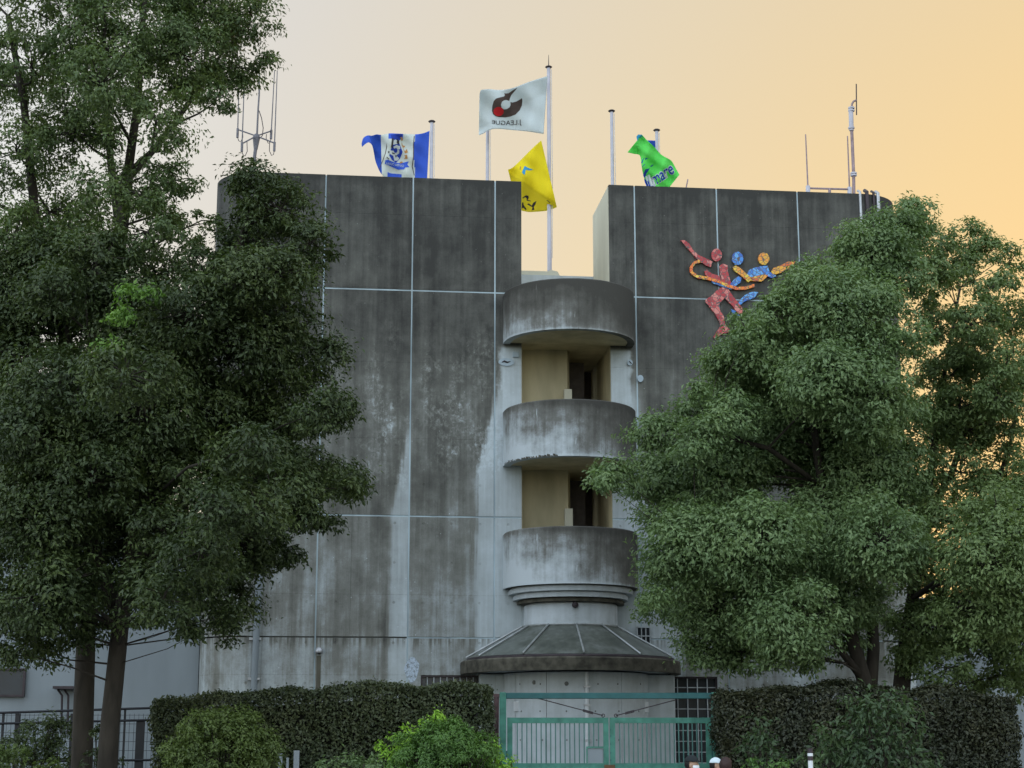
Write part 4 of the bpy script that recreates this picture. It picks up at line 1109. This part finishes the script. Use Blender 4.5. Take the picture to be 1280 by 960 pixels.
MB().box(at(348, 950, 30.4).x - p.x, at(376, 950, 30.4).x - p.x, .016, .05, 1.05, 1.12).build('crossbar', M['white'], o)

# ------------------------------------------------------------------ flag poles, flags
def pole(px, ptop, yl, label, r=.045, spike=False, group='white flag poles on the roof'):
    b = L(px, 330, yl); top = LZ(px, ptop, yl)
    o = empty('flag_pole', BM @ Vector((b.x, yl, ZDECK)), YAW); tag(o, label, 'flag pole', group)
    h = top - ZDECK
    MB().tube([(0, 0, 0), (0, 0, h)], [r * 1.25, r], 12).build('shaft', M['pole'], o, auto=R(40))
    mb = MB(); mb.lathe([(.001, h + .06), (.07, h + .05), (.10, h + .025), (.07, h), (.001, h)], 0, 0, n=14); mb.build('finial', M['darkmetal'], o)
    MB().tube([(r + .02, -.02, h - .05), (r + .035, -.03, h*.5), (r + .02, -.02, .9)], .008, 5).build('halyard', M['steel'], o)
    if spike: MB().tube([(0, 0, h + .06), (0, 0, h + .38)], [.014, .006], 6).build('spike', M['darkmetal'], o)
    bs = MB(); bs.lathe([(.001, 0), (.14, 0), (.14, .03), (.07, .10), (.001, .10)], 0, 0, n=12); bs.build('base_plate', M['steel'], o)
    return o
YP = 3.9
pole(538, 153, YP, 'white flag pole carrying the blue and white flag')
pole(609, 150, YP + .6, 'white flag pole half hidden behind the white flag')
pole(687, 85, YP, 'tallest white flag pole with a spike, between the two high blocks', .05, True)
pole(767, 140, YP, 'bare white flag pole at the left end of the right-hand block')
pole(824, 164, YP, 'white flag pole behind the green flag')

class Flag:
    def __init__(s, label, topc, botc, yl, amp, wl, phase, tilt=0.0, nu=56, nv=28, name='flag', crease=None):
        s.top, s.bot, s.yl, s.amp, s.wl, s.ph, s.tilt = topc, botc, yl, amp, wl, phase, tilt
        x0, y0 = topc[0]; s.x0 = x0
        p = L(x0, y0, yl); s.o = empty(name, BM @ p, YAW); s.base = p
        tag(s.o, label, 'flag', 'flags flying above the roof')
        s.nu, s.nv = nu, nv; s.crease = crease
    @staticmethod
    def sp(pts, t):
        n = len(pts) - 1; f = t * n; i = min(int(f), n - 1); f -= i
        p = [pts[max(0, i-1)], pts[i], pts[i+1], pts[min(n, i+2)]]
        r = []
        for k in range(2):
            a, b, c, d = (q[k] for q in p)
            r.append(.5*((2*b) + (c-a)*f + (2*a-5*b+4*c-d)*f*f + (-a+3*b-3*c+d)*f**3))
        return r
    def pix(s, u, v):
        a = s.sp(s.top, u); b = s.sp(s.bot, u); return (a[0]+(b[0]-a[0])*v, a[1]+(b[1]-a[1])*v)
    def map(s, px, py, off=0.0):
        d = abs(px - s.x0); f = min(1, d / 25 + .1)
        y = s.yl + s.amp*f*(math.sin((px + .35*py)/s.wl*2*math.pi + s.ph) + .45*math.sin((px*.6 - .8*py)/(s.wl*.62)*2*math.pi + s.ph*2)) + s.tilt * d
        if s.crease:
            (ax, ay), (bx_, by), k = s.crease; ln_ = math.hypot(bx_-ax, by-ay)
            sd = ((bx_-ax)*(py-ay) - (by-ay)*(px-ax)) / ln_
            y += k * max(0, sd)
        p = L(px, py, y - off); return Vector((p.x, p.y, p.z)) - s.base
    def cloth(s, mats, pick):
        vs = []; fs = []; mi = []
        for i in range(s.nu + 1):
            for j in range(s.nv + 1): vs.append(s.map(*s.pix(i/s.nu, j/s.nv)))
        for i in range(s.nu):
            for j in range(s.nv):
                a = i*(s.nv+1)+j; fs.append((a, a+1, a+s.nv+2, a+s.nv+1)); mi.append(pick((i+.5)/s.nu, (j+.5)/s.nv))
        me = bpy.data.meshes.new('cloth'); me.from_pydata([tuple(v) for v in vs], [], fs)
        for m in mats: me.materials.append(m)
        me.polygons.foreach_set('material_index', mi); me.update()
        o = link('cloth', me, None, s.o, smooth=True)
        sm = o.modifiers.new('thickness', 'SOLIDIFY'); sm.thickness = .006; sm.offset = 0
        return o
    def patch(s, name, polys, mat, off=.012):
        bm = bmesh.new()
        for poly in polys:
            vs = [bm.verts.new((p[0], p[1], 0)) for p in poly]
            for t in tessellate_polygon([[Vector((p[0], p[1], 0)) for p in poly]]):
                try: bm.faces.new([vs[i] for i in t])
                except ValueError: pass
        for _ in range(3):
            es = [e for e in bm.edges if e.calc_length() > 3.0]
            if es: bmesh.ops.subdivide_edges(bm, edges=es, cuts=1)
        bmesh.ops.triangulate(bm, faces=bm.faces)
        for v in bm.verts: v.co = s.map(v.co.x, v.co.y, off)
        bmesh.ops.recalc_face_normals(bm, faces=bm.faces)
        me = bpy.data.meshes.new(name); bm.to_mesh(me); bm.free()
        return link(name, me, mat, s.o)
    def text(s, body, mat, fn, off=.016, name='lettering', bold=0.0):
        cu = bpy.data.curves.new('t', 'FONT'); cu.body = body; cu.size = 1; cu.align_x = 'CENTER'; cu.resolution_u = 3; cu.offset = bold
        to = bpy.data.objects.new('t', cu); C.objects.link(to)
        dg = bpy.context.evaluated_depsgraph_get(); me = bpy.data.meshes.new_from_object(to.evaluated_get(dg))
        bpy.data.objects.remove(to)
        for v in me.vertices: v.co = s.map(*fn(v.co.x, v.co.y), off)
        me.name = name; me.materials.clear()
        return link(name, me, mat, s.o)
def cloth_mat(name, c, tr=.35):
    g = G(name, .75, .2); x, y, z = g.coord(); n = g.noise(g.vec(x, y, z), 60, 3)
    cc = g.ramp(n, [(.3, tuple(q*.92 for q in c)), (.7, tuple(min(1, q*1.06) for q in c))]); g.col(cc)
    t = g.n('ShaderNodeBsdfTranslucent'); g.t.links.new(cc, t.inputs[0]); ms = g.n('ShaderNodeMixShader'); ms.inputs[0].default_value = tr
    g.t.links.new(g.p.outputs[0], ms.inputs[1]); g.t.links.new(t.outputs[0], ms.inputs[2]); g.t.links.new(ms.outputs[0], g.out.inputs[0]); return g.mat
K = {k: cloth_mat('cloth_' + k, c) for k, c in dict(white=(.64, .70, .71), black=(.045, .04, .04), red=(.62, .025, .03), blue=(.055, .13, .60), yellow=(.80, .68, .02),
     sky=(.06, .34, .62), green=(.14, .70, .13), navy=(.025, .06, .38), offwhite=(.62, .66, .62), gold=(.50, .26, .09), brown=(.10, .07, .06), grey=(.40, .42, .44), dkblue=(.03, .09, .45)).items()}
# white league flag
f1 = Flag('white flag with a black and red round emblem and mirrored letters', [(684.5, 95), (662, 102), (641, 110), (625, 112.5), (612, 111.5), (604, 112), (601, 113), (599.5, 118)], [(679.5, 167.5), (660, 164.5), (640, 162.5), (620, 161), (611, 163), (604, 167), (598.5, 169)], YP - .05, .10, 46, .6, crease=((690, 112), (600, 162), -.012))
f1.cloth([K['white']], lambda u, v: 0)
sX, sY = 590, 85; kk = 110/1173
def z2(*pts): return [(590 + a*110/1173, 85 + b*90/960) for a, b in pts]
f1.patch('emblem', [z2((430, 335), (450, 340), (490, 335), (540, 300), (608, 262), (560, 320), (525, 360), (505, 405), (497, 440), (485, 435), (455, 425), (425, 432), (400, 450), (385, 490), (395, 530), (425, 552), (465, 548), (500, 525), (515, 495), (512, 455), (540, 460), (590, 448), (640, 420), (665, 402), (672, 440), (665, 500), (635, 565), (580, 620), (510, 648), (440, 660), (360, 655), (310, 640), (280, 615), (266, 570), (272, 500), (290, 440), (320, 408), (370, 392), (425, 380), (440, 365))], K['brown'], .012)
f1.patch('emblem_ball', [z2(*[(355 + 68*math.cos(t*math.pi/10), 580 + 62*math.sin(t*math.pi/10)) for t in range(20)])], K['red'], .022)
# the back of the flag: letters read mirrored
def f1t(x, y):
    t = x / 2.6; bend = 3.2 * t * t
    return (633 - x * 9.0, 155.2 - y * 8.2 * (1 - .30*max(0, t)) - bend*.9 + 1.2 - .018*(x*7.3))
f1.text('J.LEAGUE', K['black'], f1t, .02, bold=.004)
# blue and white crest flag
top2 = [(537, 163.5), (529, 166.5), (519, 168), (508, 167.5), (497, 167), (487, 166.8), (477, 168.5), (471, 168), (465, 169.5), (459, 169.5), (454, 173), (452, 180)]
bot2 = [(533.5, 232), (526, 232), (517, 232), (506, 232), (495, 231), (485, 229), (478, 219), (474, 213), (469, 200), (467.5, 186), (461, 178), (452.5, 183.5)]
f2 = Flag('blue and white striped flag with a shield crest and ribbon', top2, bot2, YP - .05, .09, 30, 2.0, nu=88)
def pk2(u, v):
    if u < .178 + .015*math.sin(v*5): return 0
    if u < .305: return 1
    if u < .47: return 0 if (v < .10 or v > .80) else 1
    if u < .56: return 1
    return 2 if u < .78 else 0
f2.cloth([K['blue'], K['offwhite'], K['dkblue']], pk2)
def z1(*pts): return [(445 + a/12, 145 + b/12) for a, b in pts]
f2.patch('crest_shield', [z1((520, 280), (700, 270), (690, 330), (640, 380), (700, 540), (660, 640), (600, 700), (540, 660), (500, 590), (530, 480), (545, 380))], K['navy'], .012)
f2.patch('crest_figure', [z1((550, 380), (590, 350), (625, 370), (620, 420), (560, 430)), z1((560, 460), (620, 430), (630, 470), (570, 490)), z1((500, 510), (560, 520), (600, 560), (640, 500), (650, 600), (620, 670), (575, 670), (560, 600), (510, 570)), z1((620, 500), (650, 520), (645, 640), (625, 670))], K['offwhite'], .02)
f2.patch('crest_shade', [z1((540, 330), (570, 340), (550, 480), (525, 470)), z1((620, 340), (650, 380), (640, 430), (610, 400)), z1((540, 545), (585, 560), (580, 575), (545, 565)), z1((590, 590), (612, 590), (606, 620), (592, 620)), z1((480, 530), (500, 525), (500, 555), (485, 555)), z1((460, 610), (500, 640), (495, 650), (458, 625))], K['black'], .026)
f2.patch('crest_flames', [z1((665, 320), (695, 315), (705, 365), (680, 370)), z1((680, 380), (700, 440), (740, 450), (715, 480), (690, 450)), z1((700, 470), (735, 530), (760, 490), (780, 545), (745, 560), (730, 550)), z1((725, 590), (765, 580), (775, 640), (720, 645), (740, 615)), z1((655, 690), (690, 680), (705, 700), (660, 715))], K['gold'], .02)
f2.patch('crest_ribbon', [z1((440, 665), (480, 655), (560, 690), (640, 705), (720, 695), (790, 680), (770, 725), (800, 768), (740, 770), (720, 800), (630, 805), (560, 775), (500, 745), (432, 720))], K['blue'], .018)
def f2t(x, y): return (445 + (585 - x * 39)/12, 145 + (745 - y*52 + (-x * 39)*.16*(-1) * -1)/12 + .2)
f2.text('GAMBA OSAKA', K['offwhite'], f2t, .03)
f2b = f2.patch('stripe_edge', [z1((868, 300), (880, 300), (868, 420), (872, 600), (850, 760), (880, 890), (870, 890), (838, 765), (858, 600), (856, 420))], K['brown'], .012)
f2.patch('stripe_edge', [z1((455, 400), (466, 460), (445, 560), (400, 680), (350, 810), (345, 800), (395, 670), (436, 560), (455, 460))], K['brown'], .012)
# yellow flag hanging below the white one
def z3p(*pts): return [(625 + a*80/768, 170 + b*100/960) for a, b in pts]
top3 = [(676.5, 175.5), (667, 184), (657, 194), (647, 204), (640, 210), (635, 212)]
bot3 = [(696, 259), (685, 263), (672, 264.5), (658, 264.5), (648, 258), (638, 224)]
f3 = Flag('yellow flag with a blue bird mark and black brush letters', top3, bot3, YP - .30, .13, 34, 1.0, crease=((642, 220), (690, 252), .05))
f3.cloth([K['yellow']], lambda u, v: 0)
f3.patch('bird_mark', [z3p((295, 358), (345, 385), (400, 402), (355, 412), (310, 405), (295, 468), (262, 438))], K['sky'], .014)
f3.patch('bird_mark', [z3p((240, 360), (252, 372), (246, 405), (236, 400))], K['gold'], .014)
f3.patch('brush_letter', [z3p((270, 740), (310, 712), (340, 716), (345, 745), (330, 765), (365, 775), (370, 785), (320, 775), (318, 745), (300, 735), (275, 752)), z3p((265, 800), (280, 795), (285, 830), (320, 880), (310, 890), (280, 862), (262, 872)), z3p((325, 820), (345, 808), (380, 835), (400, 800), (438, 778), (425, 820), (405, 850), (412, 885), (380, 893), (390, 855), (350, 835)), z3p((558, 770), (568, 768), (605, 800), (600, 806))], K['black'], .016)
# green flag, half furled
def z4(*pts): return [(775 + a*90/1016, 155 + b*85/960) for a, b in pts]
top4 = z4((310, 150), (380, 230), (480, 320), (580, 430), (700, 500), (740, 540), (790, 630), (838, 715))
bot4 = z4((105, 400), (190, 420), (280, 445), (300, 560), (320, 680), (360, 820), (420, 960), (690, 900))
f4 = Flag('half furled green flag with large blue letters', top4, bot4, YP - .45, .12, 26, .4)
f4.x0 = 700; f4.cloth([K['green']], lambda u, v: 0)
f4.patch('top_fold', [z4((310, 150), (318, 175), (290, 195), (270, 200), (245, 240), (230, 180), (255, 148))], K['sky'], .01)
f4.patch('gather_fold', [z4((300, 150), (380, 230), (300, 300), (200, 360), (240, 240), (260, 190))], K['green'], .004)
f4.patch('blue_fold', [z4((300, 545), (320, 500), (340, 470), (325, 520), (312, 560)), z4((350, 500), (370, 480), (395, 485), (360, 505)), z4((305, 610), (340, 570), (360, 565), (320, 600)), z4((325, 720), (360, 640), (420, 625), (380, 690), (350, 760), (335, 750)), z4((425, 600), (450, 580), (480, 572), (440, 605))], K['navy'], .012)
def f4m(x, y):
    # baseline rises to the right across the cloth
    X = 592 + x * 142; Y = 800 - x * 92; h = y * 315
    return (775 + (X - h*.26)*90/1016, 155 + (Y - h*.74)*85/960)
f4.text('llmare', K['offwhite'], f4m, .014, 'letter_outline', .05)
f4.text('llmare', K['navy'], f4m, .022, 'lettering', .012)
f4.patch('big_letter', [z4((340, 770), (365, 790), (400, 870), (400, 960), (370, 870), (345, 810)), z4((385, 870), (420, 800), (470, 810), (480, 940), (440, 960), (430, 880))], K['navy'], .02)
# blue flag end behind the green one
f5 = Flag('small visible corner of a blue flag behind the green flag', [(820, 176), (812, 175.5), (806, 176)], [(820, 200), (812, 200), (806, 200)], YP - .03 + .35, .05, 20, .2, nu=16, nv=12)
f5.cloth([K['dkblue']], lambda u, v: 0)

# ------------------------------------------------------------------ antennas on the roof
YA = 2.0
b = L(321, 200, YA); A1 = empty('aerial_mast', BM @ Vector((b.x, YA, ZT)), YAW)
tag(A1, 'four armed aerial with upright whip rods on the left roof corner', 'antenna')
def ap(px, py, dy=0.0): p = L(px, py, YA + dy); return Vector((p.x - b.x, dy, p.z - ZT))
q = lambda a, c: (285 + a*80/591, 80 + c*130/960)
MB().tube([ap(*q(245, 890)) * 1 - Vector((0, 0, 1.0)), ap(*q(245, 860)), ap(*q(255, 780))], .045, 10).build('mast', M['aerial'], A1)
MB().tube([ap(*q(255, 790)), ap(*q(262, 680)), ap(*q(268, 650))], [.05, .10, .06], 10).build('hub', M['aerial'], A1)
MB().tube([ap(*q(268, 650)), ap(*q(278, 420)), ap(*q(288, 280)), ap(*q(290, -60))], [.025, .022, .022, .01], 8).build('whip_rod', M['aerial'], A1)
MB().tube([ap(*q(286, 430)), ap(*q(310, 500)), ap(*q(325, 590)), ap(*q(318, 660)), ap(*q(290, 690))], .012, 6).build('cable', M['darkmetal'], A1)
for ex, ey, tx, dy in ((90, 605, 105, .35), (400, 618, 430, .35), (130, 735, 155, -.35), (430, 730, 455, -.35)):
    MB().tube([ap(*q(262, 665)), ap(*q(ex, ey), dy)], .02, 6).build('arm', M['aerial'], A1)
    MB().tube([ap(*q(ex - 3, ey + 75), dy), ap(*q(ex, ey - 10), dy)], .032, 8).build('rod_socket', M['aerial'], A1)
    MB().tube([ap(*q(ex, ey), dy), ap(*q(tx, 60), dy)], [.018, .012], 6).build('whip_rod', M['aerial'], A1)
    sx = 1 if ex < 250 else -1
    MB().tube([ap(*q(ex - 3, ey + 70), dy), ap(*q(ex + sx*10, ey + 105), dy), ap(*q(ex + sx*28, ey + 115), dy), ap(*q(ex + sx*48, ey + 70), dy), ap(*q(ex + sx*45, ey + 10 + (20 if ey < 700 else -30)), dy)], .010, 5).build('cable', M['darkmetal'], A1)
b2 = L(1065, 235, YA); A2 = empty('aerial_mast', BM @ Vector((b2.x, YA, ZT)), YAW)
tag(A2, 'tall aerial pole with a curved arm on the right roof', 'antenna')
r_ = lambda a, c: (990 + a/6, 100 + c/6)
def bp2(a, c): p = L(*r_(a, c), YA); return Vector((p.x - b2.x, 0, p.z - ZT))
MB().tube([bp2(465, 900), bp2(462, 700), bp2(448, 380)], .042, 10).build('mast', M['pinkmetal'], A2, auto=R(40))
MB().tube([bp2(446, 380), bp2(441, 205)], .062, 10).build('sleeve', M['pole'], A2, auto=R(40))
for c in (210, 230, 360, 700, 715): p = bp2(462 if c > 600 else 445, c); MB().tube([p - Vector((0, 0, .02)), p + Vector((0, 0, .02))], .085, 10).build('clamp', M['pole'], A2)
MB().tube([bp2(447, 205), bp2(450, 180), bp2(462, 160), bp2(482, 152)], .028, 8).build('arm', M['pinkmetal'], A2)
MB().tube([bp2(484, 262), bp2(482, 30)], .016, 6).build('whip_rod', M['darkmetal'], A2)
b3 = L(1034, 238, YA); A3 = empty('antenna', BM @ Vector((b3.x, YA, ZT)), YAW)
tag(A3, 'low aerial bar with two thin upright rods on the right roof', 'antenna')
def bp3(a, c): p = L(*r_(a, c), YA); return Vector((p.x - b3.x, 0, p.z - ZT))
MB().tube([bp3(125, 812), bp3(430, 820)], .028, 8).build('crossbar', M['pinkmetal'], A3)
for a, c, t in ((120, 825, (102, 408)), (432, 835, (416, 420))):
    MB().tube([bp3(a, c + 40), bp3(a, c - 30)], .06, 8).build('rod_socket', M['pole'], A3)
    MB().tube([bp3(a, c), bp3(*t)], [.022, .016], 6).build('whip_rod', M['pinkmetal'], A3)
MB().tube([bp3(282, 880), bp3(282, 816)], .04, 8).build('foot', M['pinkmetal'], A3)
st = L(852, 232, YA); A4 = empty('roof_stay', BM @ Vector((st.x, YA, ZT)), YAW); tag(A4, 'short leaning rod on the roof edge right of the green flag', 'rod')
MB().tube([(-.1, 0, -.3), (.17, 0, LZ(855, 224, YA) - ZT)], .018, 6).build('rod', M['pinkmetal'], A4)
# a box right under masts so that they stand on the roof slab: the roof of each high block
MB().box(XL + .5, XSL - .05, .3, TH - .05, ZT - .029, ZT - .012).build('roof_slab', M['pale'], B)
MB().box(XSR + .05, XR - .5, .3, TH - .05, ZT - .029, ZT - .012).build('roof_slab', M['pale'], B)

# ------------------------------------------------------------------ passers-by (mostly below the frame)
def person(px, ptop, D, label, face, shirt, trousers, hair_kind, mask):
    H = at(px, ptop, D).z; root = empty('person', (at(px, ptop, D).x, D, 0), face); tag(root, label, 'person', 'people walking past the gate')
    s = H / 1.70
    J = {}; vs = []; es = []; rad = []
    def v(p, r, par=None):
        vs.append(Vector(p) * s); rad.append(r * s)
        if par is not None: es.append((par, len(vs) - 1))
        return len(vs) - 1
    # faces -Y in own space
    pel = v((0, 0, .93), .125); wa = v((0, -.005, 1.08), .118, pel); chs = v((0, 0, 1.25), .135, wa); nk0 = v((0, .01, 1.40), .085, chs); nk = v((0, .0, 1.46), .052, nk0); hd = v((0, -.01, 1.56), .06, nk)
    for sd, ph in ((-1, 1), (1, -1)):
        hip = v((sd*.095, 0, .88), .098, pel); kn = v((sd*.10, -.10*ph - .02, .48), .062, hip); an = v((sd*.10, -.16*ph + .10, .09), .040, kn)
        he = v((sd*.10, -.16*ph + .08, .045), .042, an); v((sd*.11, -.16*ph - .10, .035), .030, he)
        sh = v((sd*.17, 0, 1.36), .060, nk0); el = v((sd*.235, .05*ph + .04, 1.10), .042, sh); wr = v((sd*.235, .12*ph - .06, .86), .028, el)
        pm = v((sd*.233, .13*ph - .085, .80), .030, wr)
        for k, (fo, fl) in enumerate(((-.024, .070), (-.008, .080), (.008, .075), (.023, .060))):
            a = v((sd*.232, .13*ph - .09 + fo, .755), .0100, pm); b_ = v((sd*.222, .13*ph - .095 + fo, .755 - fl*.55), .0090, a); v((sd*.205, .13*ph - .095 + fo, .755 - fl), .0080, b_)
        t1 = v((sd*.220, .13*ph - .125, .79), .0105, pm); v((sd*.212, .13*ph - .135, .755), .0090, t1)
    me = bpy.data.meshes.new('sk'); me.from_pydata([tuple(q) for q in vs], es, []); ob = bpy.data.objects.new('sk', me); C.objects.link(ob)
    sk = ob.modifiers.new('s', 'SKIN'); 
    if not me.skin_vertices: 
        bm = bmesh.new(); bm.from_mesh(me); bm.verts.layers.skin.verify(); bm.to_mesh(me); bm.free()
    for i, d in enumerate(me.skin_vertices[0].data): d.radius = (rad[i], rad[i]*(.82 if rad[i] > .1 else 1)); d.use_root = (i == 0)
    sb = ob.modifiers.new('b', 'SUBSURF'); sb.levels = 1; sb.render_levels = 1
    dg = bpy.context.evaluated_depsgraph_get(); m2 = bpy.data.meshes.new_from_object(ob.evaluated_get(dg)); bpy.data.objects.remove(ob)
    bm = bmesh.new(); bm.from_mesh(m2)
    def ball(c, r):
        mt = Matrix.Translation(Vector(c)*s) @ Matrix.Diagonal((r[0]*s, r[1]*s, r[2]*s, 1)); bmesh.ops.create_icosphere(bm, subdivisions=3, radius=1, matrix=mt)
    ball((0, .005, 1.600), (.074, .094, .098)); ball((0, -.020, 1.545), (.060, .072, .072)); ball((0, -.065, 1.508), (.030, .026, .024))
    ball((0, -.100, 1.568), (.013, .020, .022)); ball((0, -.086, 1.532), (.026, .014, .009)); ball((.030, -.088, 1.592), (.014, .010, .010)); ball((-.030, -.088, 1.592), (.014, .010, .010))
    for sd in (-1, 1): ball((sd*.076, .008, 1.570), (.010, .022, .032))
    m3 = bpy.data.meshes.new('body'); bm.to_mesh(m3); bm.free()
    ob = bpy.data.objects.new('body', m3); C.objects.link(ob)
    rm = ob.modifiers.new('r', 'REMESH'); rm.mode = 'VOXEL'; rm.voxel_size = .0085
    sm = ob.modifiers.new('m', 'SMOOTH'); sm.iterations = 2; sm.factor = .4
    dg = bpy.context.evaluated_depsgraph_get(); m4 = bpy.data.meshes.new_from_object(ob.evaluated_get(dg)); bpy.data.objects.remove(ob)
    m4.materials.clear(); skin = simple('skin', (.42, .27, .19), .55, var=.06)
    for mm in (skin, simple('shirt_cloth', shirt, .85, var=.1), simple('trouser_cloth', trousers, .85, var=.1), simple('shoe_leather', (.03, .03, .03), .6)): m4.materials.append(mm)
    co = np.empty(len(m4.polygons)*3); m4.polygons.foreach_get('center', co); co = co.reshape(-1, 3) / s
    idx = np.full(len(co), 0); ax_ = np.abs(co[:, 0])
    idx[(co[:, 2] > .93) & (co[:, 2] < 1.42) & ((ax_ < .19) | (co[:, 2] > 1.12))] = 1
    idx[(co[:, 2] <= .95) & (ax_ < .19)] = 2; idx[co[:, 2] < .075] = 3
    m4.polygons.foreach_set('material_index', idx.astype(np.int32))
    link('body', m4, None, root, smooth=True)
    def shell(name, mat, c, r, cond, thick=.012):
        bm = bmesh.new(); bmesh.ops.create_icosphere(bm, subdivisions=4, radius=1)
        bmesh.ops.delete(bm, geom=[v_ for v_ in bm.verts if not cond(v_.co)], context='VERTS')
        for v_ in bm.verts:
            j = 1 + random.uniform(-.012, .02); v_.co = Vector(((c[0] + v_.co.x*r[0]*j)*s, (c[1] + v_.co.y*r[1]*j)*s, (c[2] + v_.co.z*r[2]*j)*s))
        me_ = bpy.data.meshes.new(name); bm.to_mesh(me_); bm.free()
        o_ = link(name, me_, mat, root, smooth=True); md = o_.modifiers.new('t', 'SOLIDIFY'); md.thickness = thick; md.offset = 1; return o_
    hm = simple('black_hair', (.012, .010, .010) if hair_kind != 'brown' else (.030, .014, .013), .6, var=.3, scale=30)
    shell('hair', hm, (0, .010, 1.598), (.082, .102, .106), lambda c: (c.z > .35 or (c.y > -.05 and c.z > -.55) or (c.y > .25 and c.z > -.95)) and not (c.y < -.55 and c.z < .45))
    if hair_kind in ('cap', 'white_cap'):
        cm = simple('cap_cloth', (.012, .016, .018) if hair_kind == 'cap' else (.62, .72, .78), .8, var=.1)
        shell('cap', cm, (0, .008, 1.612), (.092, .112, .108), lambda c: c.z > .05, .006)
        mb = MB(); n = 14; ring = [(.085*math.cos(math.pi + math.pi*i/n), -.03 + .155*math.sin(math.pi + math.pi*i/n)) for i in range(n+1)]
        mb.v = [(a*s, b_*s, (1.622 + .018*(1 - (a/.085)**2))*s) for a, b_ in ring] + [(a*s, b_*s, (1.629 + .018*(1 - (a/.085)**2))*s) for a, b_ in ring]
        m_ = n + 1; mb.f = [tuple(range(m_)), tuple(reversed(range(m_, 2*m_)))] + [(i, (i+1) % m_, m_+(i+1) % m_, m_+i) for i in range(m_)]
        mb.build('cap_brim', cm, root)
    if mask:
        shell('face_mask', simple('mask_cloth', (.70, .74, .76), .8, var=.05), (0, -.020, 1.545), (.070, .092, .068), lambda c: c.y < -.15 and -.85 < c.z < .45, .003)
person(865, 946, 26, 'person in a black cap and white face mask walking by the gate window', R(62), (.05, .05, .06), (.03, .035, .05), 'cap', True)
person(895, 948.5, 30, 'person in a pale cap farther off beside the right gate post', R(75), (.30, .32, .34), (.05, .05, .06), 'white_cap', False)
person(907.5, 947.5, 24.6, 'bareheaded person with dark brown hair in front of the right hedge', R(150), (.16, .045, .04), (.04, .04, .05), 'brown', False)
